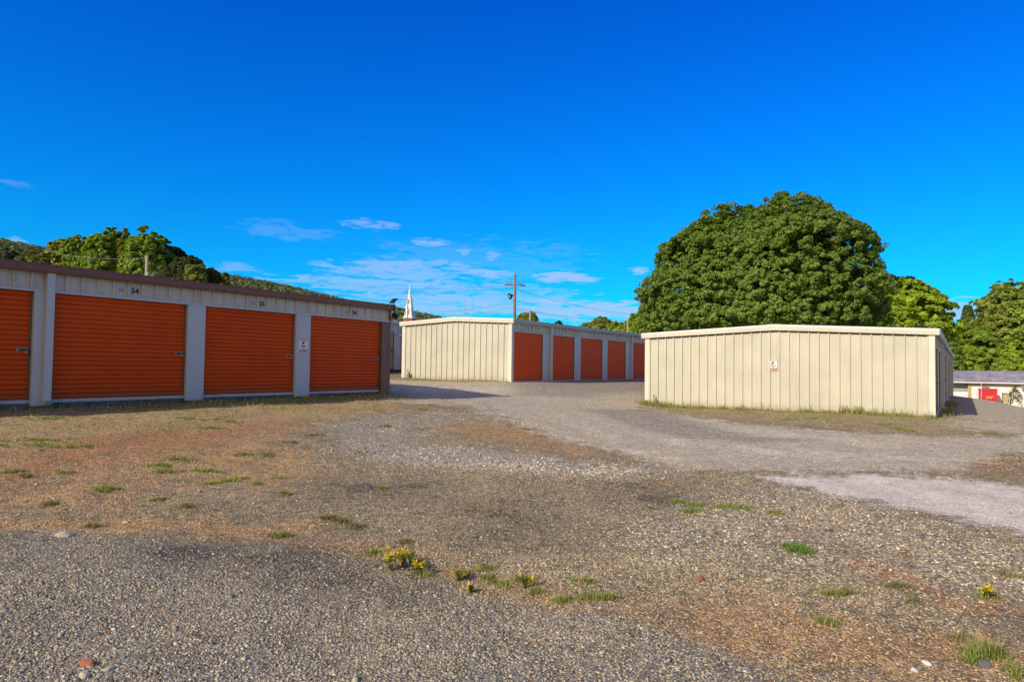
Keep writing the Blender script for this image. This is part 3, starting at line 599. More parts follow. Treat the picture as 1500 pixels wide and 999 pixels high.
def storage(name, label, xf, y0, y1, w, zf, H, rise, doors, hd, near_wall, spouts=(), style='cream', slab=None, numbers=(), corner=None, ribs0=0., latch=True, hsegs=None, cat='storage building'):
    xb = xf-w; ov = .12; zt = zf+H
    S = dict(cream=('cream', 'header', 'pilaster', 'gutter_shaded', 'cream_trim', 'orange_gloss', 'cream_trim', 'roof'),
             brown=('header', 'header', 'pilaster', 'brown', 'brown', 'orange', 'brown', 'brown'),
             tan=('header', 'pilaster', 'pilaster', 'pilaster', 'brown', 'tan_door', 'pilaster', 'roof'))[style]
    wallm, headm, pilm, gutm, rakem, doorm, cornm, roofm = [M[k] for k in S]
    root = thing(name, label, cat, ((xf+xb)/2, (y0+y1)/2, zf))
    xm = (xf+xb)/2
    def rt(x): return zt-.03+rise*(1-abs(x-xm)/(w/2))
    base = lambda b: min(zf, g1(b.x, b.y))-.08 if slab is None else zf-slab
    # gables
    for (yy, nrm, nm, a, b) in ((y0, (0, -1), 'gable_wall', xb, xf), (y1, (0, 1), 'gable_wall', xf, xb)):
        mb = MB(); d = 1 if b > a else -1
        ribbed(mb, (a, yy), (b, yy), nrm, base, lambda u: rt(a+d*u), ribs0)
        mb.build(nm, wallm, root)
    mb = MB(); ribbed(mb, (xb, y0), (xb, y1), (-1, 0), base, zt-.02); mb.build('back_wall', wallm, root)
    # closure line under the rake and at wall top: dark strip with painted shade
    # header
    segs = hsegs or [(y1-.02, .12)]
    zh = zf+hd+.045
    mb = MB(); ribbed(mb, (xf, y0+.02), (xf, segs[0][0]), (1, 0), zh, zt-.05, segs[0][1])
    for (sa, _), (sb_, st_) in zip(segs[:-1], segs[1:]): ribbed(mb, (xf, sa), (xf, sb_), (1, 0), zh, zt-.05, st_)
    mb.build('header_panel', headm, root)
    mb = MB(); mb.box(xf-.10, xf+.034, y0+.02, y1-.02, zf+hd, zh+.002); mb.build('header_trim', pilm, root, bevel=.004)
    # pilasters between the doors
    edges = [y0]+[e for d in doors for e in d]+[y1]
    drop = (lambda y: zf-.12) if slab is not None else (lambda y: min(zf, g1(xf, y))-.05)
    for i in range(0, len(edges), 2):
        a, b = edges[i], edges[i+1]
        if b-a < .03: continue
        mb = MB(); mb.box(xf-.13, xf+(.026 if style == 'brown' else .018), a+.001, b-.001, drop((a+b)/2), zf+hd-.001); mb.build('pilaster', pilm if not (corner and i == len(edges)-2) else cornm, root, bevel=.006)
    # doors
    xd = xf if style == 'brown' else xf+.05
    for i, (a, b) in enumerate(doors):
        n_ = 22
        dr = door_mb(xd-.075, a+.004, b-.004, zf+.0, zf+hd-.002, n_).build('roll_up_door', doorm, root, smooth=False)
        mb = MB(); mb.box(xd-.095, xd-.05, a+.004, b-.004, zf-.066, zf-.002)
        for q in (.22, .8):
            mb.box(xd-.05, xd-.035, a+(b-a)*q-.07, a+(b-a)*q+.07, zf-.055, zf-.035)
        mb.build('bottom_rail', M['rail'], dr, bevel=.003)
        mb = MB(); mb.box(xd-.128, xd-.052, b-.0035, b-.0005, zf-.06, zf+hd); mb.box(xd-.066, xd-.058, b-.042, b-.003, zf-.06, zf+hd); mb.build('guide_rail', M['jamb'], dr)
        mb = MB(); mb.box(xd-.128, xd-.045, a+.0005, a+.0035, zf-.06, zf+hd); mb.build('guide_rail', M['jamb'], dr)
        if latch:
            zl = zf+.95
            mb = MB(); mb.box(xd-.068, xd-.056, b-.24, b-.06, zl-.036, zl+.036); mb.box(xd-.058, xd-.046, b-.23, b-.02, zl+.018, zl+.03); mb.box(xd-.058, xd-.046, b-.23, b-.10, zl-.032, zl-.02)
            la = mb.build('latch', M['steel'], dr, bevel=.002)
            mb = MB(); mb.box(xd-.056, xd-.034, b-.20, b-.03, zl-.020, zl+.018); mb.build('bolt', M['black'], dr)
            mb = MB(); mb.box(xd-.044, xd-.018, b-.115, b-.065, zl-.065, zl-.02); mb.tube([(xd-.03, b-.105, zl-.02), (xd-.03, b-.105, zl+.012), (xd-.03, b-.075, zl+.012), (xd-.03, b-.075, zl-.02)], .004, 6); mb.build('padlock', M['steel'], dr, bevel=.002)
    # gutters along both eaves
    for sx, xx in ((1, xf), (-1, xb)):
        ring = [(0, -.17), (.11, -.17), (.135, -.13), (.135, -.04), (.15, -.01), (.15, .0), (0, .0)]
        mb = MB(); joints = np.linspace(y0-.10, y1+.10, max(2, int((y1-y0)/6)+1))
        mb.loft([[(xx+sx*(.035+dx), yy, zt+dz) for dx, dz in ring] for yy in (y0-.10, y1+.10)])
        for jy in joints[1:-1]: mb.loft([[(xx+sx*(.032+dx*1.03), yy, zt+dz*1.03+.002) for dx, dz in ring] for yy in (jy-.03, jy+.03)])
        mb.build('gutter', gutm, root)
    # rake trim
    for yy, sy in ((y0, -1), (y1, 1)):
        for half, (xa, xc) in enumerate(((xb-.15, xm-.001), (xm+.001, xf+.15))):
            mb = MB(); ra = []
            for x_ in (xa, xc):
                zc = zt+.012+rise*(1-abs(x_-xm)/(w/2))
                ra.append([(x_, yy+sy*dy, zc+dz) for dy, dz in ((.045, -.19), (.105, -.19), (.115, -.17), (.135, -.05), (.125, .0), (.02, .015), (-.12, .012), (-.12, .0), (.02, -.01))])
            mb.loft(ra); mb.build('rake_trim', rakem, root)
        zc = zt+.012+rise; cw = .26
        mb = MB(); rr3 = []
        for x_ in (xm-cw, xm, xm+cw):
            zq = zt+.012+rise*(1-abs(x_-xm)/(w/2))
            rr3.append([(x_, yy+sy*dy, zq+dz) for dy, dz in ((.044, -.194), (.11, -.194), (.12, -.172), (.141, -.05), (.131, .005), (.02, .021), (-.16, .018), (-.16, .0), (.01, -.014))])
        mb.loft(rr3); mb.build('ridge_cap', rakem, root)
        for x_, sg in ((xf, 1), (xb, -1)):
            mb = MB(); mb.box(min(x_-sg*.13, x_+sg*.031), max(x_-sg*.13, x_+sg*.031), min(yy, yy+sy*.048), max(yy, yy+sy*.048), (zf-.09 if slab is None else zf-.12), zt-.165)
            mb.box(min(x_+sg*.003, x_+sg*.033), max(x_+sg*.003, x_+sg*.033), min(yy-sy*.08, yy+sy*.049), max(yy-sy*.08, yy+sy*.049), (zf-.09 if slab is None else zf-.12), zt-.166)
            mb.build('corner_trim', cornm, root)
        mb = MB()   # near-black strip: rib closures plus painted shadow under the rake trim
        mb.loft([[(x_, yy+sy*dy, rt(x_)+dz) for dy, dz in ((.002, -.185), (.043, -.185), (.043, -.16), (.002, -.16))] for x_ in (xb+.02, xm, xf-.02)])
        mb.build('closure_shadow_strip', M['dark'], root)
    # roof
    mb = MB()
    for xa in (xb-.05, xf+.05):
        a0 = (xa, y0-.1, zt+rise*(1-abs(xa-xm)/(w/2))); a1 = (xm, y0-.1, zt+rise); b1 = (xm, y1+.1, zt+rise); b0 = (xa, y1+.1, a0[2])
        mb.quad(a0, a1, b1, b0)
        yy = y0+.3
        while yy < y1:
            mb.loft([[(xq, yy+dy, zt+rise*(1-abs(xq-xm)/(w/2))+dz) for dy, dz in ((-.02, -.002), (-.012, .03), (.012, .03), (.02, -.002))] for xq in (xa, xm)]); yy += .61
    mb.build('roof', roofm, root)
    for sy in spouts:
        mb = MB(); mb.box(xf+.03, xf+.125, sy-.07, sy+.07, zf-.02, zt-.15)
        mb.loft([[(xf+.03+a_, sy+b_, zf-.02-c_) for b_, a_, c_ in ((-.065, o1, c1), (.065, o1, c1), (.065, o2, c2), (-.065, o2, c2))] for (o1, c1, o2, c2) in ((.0, .0, .092, -.02), (.10, .09, .20, .0))])
        mb.box(xf+.028, xf+.13, sy-.075, sy+.075, zt-.9, zt-.885)
        mb.build('downspout', pilm, root, bevel=.004)
    if slab is not None:
        mb = MB(); mb.box(xb+.03, xf-.02, y0+.01, y1-.01, zf-.9, zf-.068); mb.box(xb+.02, xf+.01, y0+.005, y1-.005, zf-.9, zf-.122); mb.build('foundation_slab', M['dark_concrete'] if style == 'tan' else M['concrete'], root)
    else:
        mb = MB(); mb.box(xb+.03, xf-.02, y0+.03, y1-.03, zf-.6, zf-.067); mb.build('foundation_slab', M['concrete'], root)
    for (ny__, nz_, s_, txt, mt, lb) in numbers:
        if txt is None:
            mb = MB(); mb.box(xf+.001, xf+.006, ny__-.045, ny__+.045, nz_-.06, nz_+.05); mb.box(xf+.006, xf+.008, ny__-.03, ny__+.01, nz_-.03, nz_+.03); mb.build('number_plate', M[mt], root)
        else: text_mesh(txt, s_, M[mt], root, (xf+.034 if False else xf+.008, ny__, nz_), 'X', bold=.004 if mt == 'ink' else 0, label=lb)
    return root
# A: the long left building on its slab
bA = storage('storage_building', 'long self storage building with brown roof trim and large orange doors, nearest on the left', -14.89, -4.2, 15.94, 9.1, .744, 2.603, .3,
    [(-3.2, -.42), (.08, 2.85), (3.36, 6.14), (6.47, 9.28), (9.72, 12.36), (12.85, 15.62)], 2.071, None, (6.38,), 'brown', .16,
    [(8.06, 3.0, .165, '54', 'ink', 'black unit number 54'), (7.77, 3.0, .11, '54', 'fadedink', 'faded small number 54'), (11.28, 3.0, .165, '55', 'ink', 'black unit number 55'), (11.0, 3.0, .11, '55', 'fadedink', 'faded small number 55'),
     (14.47, 3.0, .165, '56', 'ink', 'black unit number 56'), (14.17, 3.0, .11, '56', 'fadedink', 'faded small number 56'), (4.953, 3.0, .165, '53', 'ink', 'black unit number 53')], corner=True, hsegs=[(9.5, .2125), (12.6, .105), (15.92, .195)])
# B: the middle building
dB = [(24.56, 26.97), (27.80, 30.0), (30.66, 33.14), (33.74, 36.12), (36.98, 39.4), (39.98, 42.4), (42.98, 45.4), (45.98, 48.4)]
bB = storage('storage_building', 'cream metal storage building in the middle with orange doors along its right side', -15.85, 24.4, 48.9, 6.02, .885, 2.6, .15,
    dB, 2.072, None, (27.62, 36.85, 45.85), 'cream', None, [(26.0, 3.2, .1, None, 'fadedink', None), (29.1, 3.2, .1, None, 'fadedink', None), (32.1, 3.2, .1, None, 'fadedink', None), (35.1, 3.2, .1, None, 'fadedink', None)])
# C: the right building
dC = [(24.95+i*3.3, 24.95+i*3.3+2.7) for i in range(14)]
bC = storage('storage_building', 'cream ribbed metal storage building on the right showing its wide windowless end wall', -.724, 24.37, 71.5, 9.135, .18, 2.6, .22,
    dC, 2.07, None, tuple(24.95+i*3.3+3.0 for i in range(1, 13, 3)), 'cream', None, [])
# D: the one behind
bD = storage('storage_building', 'tan door storage building on a dark raised base, glimpsed in the gap beside the steeple', -25.7, 18.0, 40.5, 8., 1.36, 2.5, .2,
    [(19.36+i*3.02, 19.36+i*3.02+2.53) for i in range(7)], 1.93, None, (), 'tan', .16, [])

# ------------------------------------------------------------------ signs
def warning_sign(label, origin, facing, s=1.):
    """white sign, red bands, camera symbol, lines of text"""
    root = thing('warning_sign', label, 'sign', origin, 'surveillance warning signs')
    ox, oy, oz = origin; W_, H_ = .28*s, .38*s
    def B(mb, u0, u1, v0, v1, d0, d1):
        if facing == 'X': mb.box(ox+d0, ox+d1, oy+u0, oy+u1, oz+v0, oz+v1)
        else: mb.box(ox+u0, ox+u1, oy-d1, oy-d0, oz+v0, oz+v1)
    mb = MB(); B(mb, -W_/2, W_/2, -H_/2, H_/2, 0, .003); mb.build('panel', M['white'], root)
    mb = MB(); B(mb, -W_*.46, W_*.46, H_*.37, H_*.47, .003, .0045); mb.build('red_band', M['redink'], root)
    mb = MB(); B(mb, -W_*.46, W_*.46, -H_*.47, -H_*.31, .003, .0045); mb.build('red_band', M['redink'], root)
    def T(txt, sz, m, u, v, b=0.):
        o = (ox+.006, oy+u, oz+v) if facing == 'X' else (ox+u, oy-.006, oz+v)
        text_mesh(txt, sz, m, root, o, facing, 'lettering', b)
    T('WARNING', .045*s, M['white'], 0, H_*.42, .001); T('SECURITY NOTICE', .022*s, M['redink'], 0, H_*.31)
    T('24 HOUR', .042*s, M['ink'], 0, -H_*.08, .001); T('VIDEO', .036*s, M['ink'], 0, -H_*.19, .001); T('SURVEILLANCE', .03*s, M['white'], 0, -H_*.39, .001)
    mb = MB()   # camera symbol
    q = [(-.055, .045), (.0, .075), (.045, .055), (.03, .03), (-.03, .005)]
    vs = []
    for d in (.0035, .006):
        vs += [((ox+d, oy+a*s, oz+(b+.02)*s) if facing == 'X' else (ox+a*s, oy-d, oz+(b+.02)*s)) for a, b in q]
    mb.add(vs, [(0, 1, 2, 3, 4), (9, 8, 7, 6, 5)]+[(i, (i+1) % 5, 5+(i+1) % 5, 5+i) for i in range(5)])
    B(mb, -.045*s, -.03*s, .0*s, .03*s, .0035, .006); B(mb, -.05*s, -.015*s, -.004*s, .006*s, .0035, .006)
    mb.build('camera_symbol', M['ink'], root)
    return root
warning_sign('white and red warning sign on the pilaster between doors 55 and 56', (-14.863, 12.61, 2.0), 'X', 1.0)
warning_sign('white and red warning sign on the cream end wall of the right building', (-5.34, 24.336, 1.675), 'Y', 1.0)

# ------------------------------------------------------------------ small fittings
o_ = thing('security_light', 'black solar security light on the far top corner of the left building', 'security light', (-14.72, 15.93, 3.2))
mb = MB(); mb.loft([[(-14.72+a, 15.95+b, 3.42+c_) for a, b, c_ in r_] for r_ in ([(-.1, -.1, -.01), (.1, -.1, -.01), (.1, .06, .13), (-.1, .06, .13)], [(-.1, -.085, -.03), (.1, -.085, -.03), (.1, .075, .11), (-.1, .075, .11)])]); mb.build('solar_panel', M['black'], o_)
mb = MB(); mb.tube([(-14.72, 15.96, 3.45), (-14.72, 15.97, 3.05)], .015, 6); mb.build('bracket', M['black'], o_)
mb = MB(); mb.loft([[(-14.72+r_*math.cos(a), 15.98+yy+r_*.0, 3.02+r_*math.sin(a)+dz) for a in [k*.785 for k in range(8)]] for r_, yy, dz in ((.05, -.06, .02), (.085, .02, .0), (.09, .10, -.02))]); mb.build('lamp_head', M['black'], o_)
o_ = thing('security_camera', 'small white security camera high on the pilaster of the tan door building', 'camera', (-25.65, 28.25, 3.15))
mb = MB(); mb.tube([(-25.67, 28.3, 3.18), (-25.5, 28.25, 3.14)], .02, 6); mb.build('bracket', M['white'], o_)
mb = MB(); mb.tube([(-25.55, 28.38, 3.16), (-25.5, 28.12, 3.08)], .05, 10); mb.build('camera_body', M['white'], o_, smooth=True)
for (x_, y_, h_, lb) in ((-21.45, 24.26, .42, 'short grey pipe stub rising at the left corner of the middle building'), (-9.50, 24.22, .36, 'short weathered pipe stub rising at the left corner of the right building')):
    z_ = g1(x_, y_); o_ = thing('pipe_stub', lb, 'pipe', (x_, y_, z_))
    mb = MB(); mb.tube([(x_, y_, z_-.1), (x_, y_, z_+h_)], .025, 8); mb.tube([(x_, y_, z_+h_), (x_, y_, z_+h_+.03)], .034, 8); mb.build('pipe', M['steel'], o_, smooth=True)
    mb = MB(); mb.box(x_+.04, x_+.13, y_-.03, y_+.03, z_-.02, z_+h_*.55); mb.tube([(x_+.085, y_, z_+h_*.55), (x_+.085, y_, z_+h_*.7)], .03, 8); mb.build('valve_box', M['wood'], o_, bevel=.005)

# ------------------------------------------------------------------ far white building
wb = thing('commercial_building', 'low white block building with weathered grey metal roof beyond the right gravel road', 'building', (2, 116, -3.3))
mb = MB(); mb.box(.9, 30, 113, 124, -5, .08); mb.build('wall', M['stucco'], wb)
mb = MB(); mb.box(-14, .58, 113.6, 124, -5, -1.05); mb.build('wall', M['white'], wb, label='white lower wall of the left bay')
mb = MB(); mb.box(-14, .58, 113.5, 124, -1.05, .07); mb.build('siding', M['greywall'], wb)
mb = MB(); mb.box(.55, .93, 112.9, 113.3, -5, .05); mb.box(.93, 30, 112.92, 113.0, -.2, .06); mb.build('trim', M['olive_trim'], wb)
mb = MB(); mb.loft([[(x_, 112.4, .10), (x_, 112.4, .2), (x_, 119, 1.75), (x_, 125.6, .2), (x_, 125.6, .10)] for x_ in (-14.4, 30.4)])
x_ = -14
while x_ < 30:
    mb.loft([[(x_-.03, yy, zz), (x_, yy, zz+.05), (x_+.03, yy, zz)] for yy, zz in ((112.4, .2), (119, 1.75))], closed=False, caps=False); x_ += .9
mb.build('roof', M['oldroof'], wb)
mb = MB(); mb.box(-14.4, 30.4, 112.28, 112.4, .06, .2); mb.build('gutter', M['white'], wb)
mb = MB(); mb.box(4.45, 5.2, 112.95, 113.0, -3.6, -1.3); dW = mb.build('door', M['olive_trim'], wb)
mb = MB(); mb.box(4.33, 4.45, 112.9, 113.02, -3.6, -1.18); mb.box(5.2, 5.32, 112.9, 113.02, -3.6, -1.18); mb.box(4.33, 5.32, 112.9, 113.02, -1.3, -1.18); mb.build('frame', M['wood'], dW)
mb = MB(); mb.box(2.15, 2.98, 112.9, 112.98, -.56, -.42); mb.build('name_board', M['jamb'], wb)
mb = MB(); mb.tube([(6.55, 113, -.1), (6.55, 112.6, -.15)], .05, 6); mb.tube([(6.55, 112.6, -.10), (6.55, 112.6, -.2), (6.55, 112.6, -.62)], [.08, .2, .12], 10); mb.build('wall_lamp', M['steel'], wb)
iv = []; ic = []
for i in range(420):
    u = random.random(); bx = 5.2+1.2*u+random.gauss(0, .14); bz = -.5-1.9*abs(u-.45)*1.3+random.gauss(0, .22)+(-.9 if random.random() < .4 else 0)
    sZ = random.uniform(.03, .08); a = random.random()*3
    c0 = Vector((bx, 112.9+random.uniform(-.06, .05), bz)); d = Vector((math.cos(a), .2, math.sin(a)))*sZ; e = Vector((-math.sin(a), .3, math.cos(a)))*sZ*.7
    iv += [c0-d, c0+e, c0+d, c0-e]; g = random.uniform(.4, 1.2); ic += [(.09*g, .10*g, .035*g)]*4
iv = np.array([tuple(v) for v in iv])
vine = np_mesh('ivy', iv, np.arange(len(iv)).reshape(-1, 4), M['leaf'], None, np.array(ic)); tag(vine, 'dark ivy vine climbing the white wall right of the olive door', 'ivy')
# red container with a pale tractor front at its left
rt_ = thing('cargo_trailer', 'red cargo trailer with yellow lettering parked before the white building', 'trailer', (2.8, 110.5, -3.2))
mb = MB(); mb.box(1.72, 3.72, 109.4, 111.6, -2.6, -.66)
for i in range(9): mb.box(1.74+i*.24, 1.78+i*.24, 109.37, 109.4, -2.5, -.75)
mb.build('body', M['red'], rt_, bevel=.03)
mb = MB(); mb.box(1.68, 3.76, 109.36, 111.64, -.70, -.62); mb.box(1.68, 3.76, 109.36, 111.64, -2.68, -2.58); mb.build('frame', M['redink'], rt_)
mb = MB(); mb.box(1.80, 2.12, 109.33, 109.37, -2.3, -1.6); mb.build('hatch', M['jamb'], rt_)
mb = MB()
for r_, zz in ((0, -1.62), (1, -1.82)):
    for i in range(5 - r_): mb.box(2.5+i*.17, 2.62+i*.17, 109.34, 109.37, zz-.06, zz+.06)
mb.build('lettering', M['yellow'], rt_)
mb = MB(); mb.tube([(2.0, 109.2, -3.2), (2.0, 109.2, .1)], .03, 6); mb.build('post', M['white'], rt_)
for wx in (1.95, 3.4):
    mb = MB(); mb.tube([(wx, 109.35, -2.9), (wx, 109.6, -2.9)], .33, 16); mb.build('wheel', M['black'], rt_)
mb = MB(); mb.tube([(1.5, 109.9, -3.2), (1.5, 109.9, -.62), (1.62, 109.9, -.5)], .05, 6); mb.box(1.25, 1.42, 109.8, 110.0, -3.2, -.85); 
pv = mb.build('fuel_pump_post', M['white'], None); tag(pv, 'white gate post standing left of the red cargo trailer', 'post')

# ------------------------------------------------------------------ steeple
sx, sy, _ = FIXED['st']; sb = 14.2
st = thing('church_steeple', 'tall white church steeple with louvred belfry on a brick tower behind the storage buildings', 'steeple', (sx, sy, 3))
def sqring(z, a, ang=.35): 
    return [(sx+a*math.cos(ang+.785+k*1.5708), sy+a*math.sin(ang+.785+k*1.5708), z) for k in range(4)]
def octring(z, a, ang=.35): return [(sx+a*math.cos(ang+k*.7854), sy+a*math.sin(ang+k*.7854), z) for k in range(8)]
mb = MB(); mb.loft([sqring(2, 1.9), sqring(14.9, 1.9)]); mb.build('brick_tower', M['brick'], st)
mb = MB()
for z0_, z1_, a0_, a1_ in ((14.9, 15.15, 2.15, 2.15), (15.15, 15.5, 1.75, 1.7), (15.5, 18.0, 1.25, 1.2), (18.0, 18.2, 1.45, 1.4), (18.2, 18.9, 1.1, 1.05), (18.9, 20.3, .88, .84), (20.3, 20.45, 1.0, .98)):
    mb.loft([sqring(z0_, a0_), sqring(z1_, a1_)])
mb.build('belfry', M['white'], st)
mb = MB()
for k in range(4):
    a = .35+k*1.5708; d = Vector((math.cos(a), math.sin(a), 0)); sd = Vector((-d.y, d.x, 0))
    for (zc0, zc1, hw_, off) in ((15.9, 17.5, .34, .895), (19.1, 20.0, .2, .635)):
        c0 = Vector((sx, sy, 0))+d*off
        pts_ = [c0-sd*hw_+Vector((0, 0, zc0)), c0+sd*hw_+Vector((0, 0, zc0)), c0+sd*hw_+Vector((0, 0, zc1-hw_*.5)), c0+Vector((0, 0, zc1)), c0-sd*hw_+Vector((0, 0, zc1-hw_*.5))]
        mb.loft([[tuple(q) for q in pts_], [tuple(q-d*.1) for q in pts_]])
mb.build('louvre', M['steel'], st)
mb = MB(); mb.loft([octring(20.45, .62), octring(22.3, .36), octring(24.6, .05)]); mb.build('spire', M['white'], st)
mb = MB(); mb.tube([(sx, sy, 24.5), (sx, sy, 25.5)], .04, 5); mb.box(sx-.22, sx+.22, sy-.03, sy+.03, 25.1, 25.17); mb.build('finial', M['steel'], st)
for k in range(4):
    a = .35+.785+k*1.5708; mb = MB(); qx, qy = sx+1.45*math.cos(a), sy+1.45*math.sin(a)
    mb.tube([(qx, qy, 15.4), (qx, qy, 16.2), (qx, qy, 16.9)], [.14, .12, .02], 6); mb.build('pinnacle', M['white'], st)

# ------------------------------------------------------------------ poles, masts, wires
def pole(name, label, cat, top, base_z, r0, r1, mat, parts_=(), group=None):
    x_, y_, z_ = top; o_ = thing(name, label, cat, (x_, y_, base_z), group)
    mb = MB(); mb.tube([(x_, y_, base_z-.3), (x_, y_, (base_z+z_)/2), (x_, y_, z_)], [r0, (r0+r1)/2, r1], 10); mb.build('pole', mat, o_, smooth=True)
    return o_
F = FIXED; PR = Vector((.84, .545, 0))
def arm(o_, c_, L, th, mat, d=PR, name='crossarm'):
    c_ = Vector(c_); d = Vector(d).normalized(); s_ = Vector((-d.y, d.x, 0)); mb = MB()
    mb.loft([[tuple(c_+d*e+s_*a+Vector((0, 0, b))) for a, b in ((-th, -th), (th, -th), (th, th), (-th, th))] for e in (-L, L)]); return mb.build(name, mat, o_)
def ins(o_, c_, r=.05):
    mb = MB(); c_ = Vector(c_); mb.tube([c_, c_+Vector((0, 0, .08)), c_+Vector((0, 0, .16)), c_+Vector((0, 0, .24))], [r*.5, r, r*.6, r*.9], 8); mb.build('insulator', M['jamb'], o_)
P1 = Vector(F['p1']); o1 = pole('utility_pole', 'tallest wooden utility pole with crossarm and floodlight behind the middle building', 'utility pole', P1, 1.5, .15, .10, M['wood'])
arm(o1, P1+Vector((0, 0, -.93)), .5, .045, M['wood'])
for e in (-.6, -.35, .35, .6): ins(o1, P1+PR*e+Vector((0, 0, -.88)))
a_ = P1+PR*.45+Vector((0, 0, -.9)); mb = MB(); mb.tube([a_, a_+PR*.5+Vector((0, 0, -.1))], .06, 8); mb.tube([a_-PR*.95, a_-PR*1.35+Vector((0, 0, -.02))], .05, 8); mb.build('cutout_switch', M['jamb'], o1)
f0 = P1+Vector((0, 0, -2.3)); mb = MB(); mb.tube([f0+Vector((0, 0, -.2)), f0-PR*.25, f0-PR*.32+Vector((0, 0, .3))], .025, 6); mb.build('light_bracket', M['steel'], o1)
fc = f0-PR*.36+Vector((0, 0, .42)); dd = (-PR+Vector((.25, -.45, -.35))).normalized(); mb = MB(); mb.tube([fc-dd*.2, fc-dd*.02, fc+dd*.12], [.09, .2, .27], 14); mb.build('floodlight', M['black'], o1, smooth=True)
mb = MB(); mb.tube([fc+dd*.1, fc+dd*.13], .10, 12); mb.build('lens', M['white'], o1)
o2 = pole('utility_pole', 'short T shaped pole right of the tallest utility pole', 'utility pole', F['p2'], 1.5, .13, .11, M['palewood']); arm(o2, Vector(F['p2'])-Vector((0, 0, .1)), .75, .06, M['wood'])
o3 = pole('utility_pole', 'plain pale pole rising above the far end of the middle building', 'utility pole', F['p3'], 1.2, .12, .09, M['palewood']); arm(o3, Vector(F['p3'])-Vector((0, 0, .25)), .3, .04, M['wood'])
o4 = pole('utility_pole', 'pale wooden pole in front of the trees behind the left building', 'utility pole', F['pl'], 1.6, .095, .08, M['palewood']); mb = MB(); q = Vector(F['pl']); mb.box(q.x+.1, q.x+.32, q.y-.1, q.y+.1, q.z-1.3, q.z-.95); mb.build('cable_box', M['steel'], o4)
o5 = pole('utility_pole', 'thin utility pole with short crossarm directly in front of the steeple', 'utility pole', F['p4'], 2, .1, .07, M['wood']); arm(o5, Vector(F['p4'])-Vector((0, 0, .1)), .6, .04, M['wood'])
pole('radio_mast', 'shorter left one of two thin radio masts above the middle building', 'mast', F['m1'], 2, .07, .03, M['steel'])
pole('radio_mast', 'taller right one of two thin radio masts above the middle building', 'mast', F['m2'], 2, .08, .03, M['steel'])
wl = ['upper wire running left from the crossarm of the tallest pole', 'second wire running left just below the crossarm of the tallest pole', 'wire running left from the floodlight height of the tallest pole', 'lowest wire running left from the tallest pole',
      'upper wire sloping right from the tallest pole to the plain pale pole', 'lower wire sloping right from the tallest pole to the plain pale pole', 'wire running left from the thin pole before the steeple', 'wire running left from the pole behind the left building', 'wire running right from the pole behind the left building']
for (a, b), lb in zip(WIRES, wl):
    a, b = Vector(a), Vector(b); sag = (b-a).length*.012
    mb = MB(); mb.tube([a.lerp(b, i/16)-Vector((0, 0, 4*sag*(i/16)*(1-i/16))) for i in range(17)], .005+.00014*a.length, 5)
    tag(mb.build('power_line', M['wire']), lb, 'wire', 'overhead wires')

# ------------------------------------------------------------------ trees
STY = dict(big=((.24, .345, .055), (.115, .195, .032)), right=((.38, .46, .085), (.18, .26, .04)), yellow=((.42, .53, .04), (.20, .31, .025)), dark=((.11, .135, .045), (.05, .075, .022)), olive=((.36, .39, .07), (.17, .21, .035)),
           lime=((.40, .50, .05), (.19, .29, .03)), green=((.30, .42, .055), (.14, .24, .03)), conifer=((.20, .27, .08), (.10, .15, .045)), hilly=((.17, .175, .075), (.085, .10, .04)), light=((.27, .31, .07), (.14, .19, .04)), sparse=((.12, .14, .06), (.06, .08, .03)))
def leaves(P, N, size, c1, c2, tone):
    n = len(P); N = N/np.linalg.norm(N, axis=1, keepdims=True)
    a = np.cross(N, rng.normal(size=(n, 3))); a /= np.linalg.norm(a, axis=1, keepdims=True)+1e-9; b = np.cross(N, a)
    s_ = (size*(.6+.8*rng.random(n)))[:, None]
    fold = N*s_*.25
    V = np.stack([P-a*s_, P+b*s_*.62+fold, P+a*s_, P-b*s_*.62+fold], 1)
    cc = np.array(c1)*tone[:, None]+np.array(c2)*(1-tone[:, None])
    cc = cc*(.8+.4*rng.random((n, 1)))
    return V, np.repeat(cc[:, None], 4, 1)
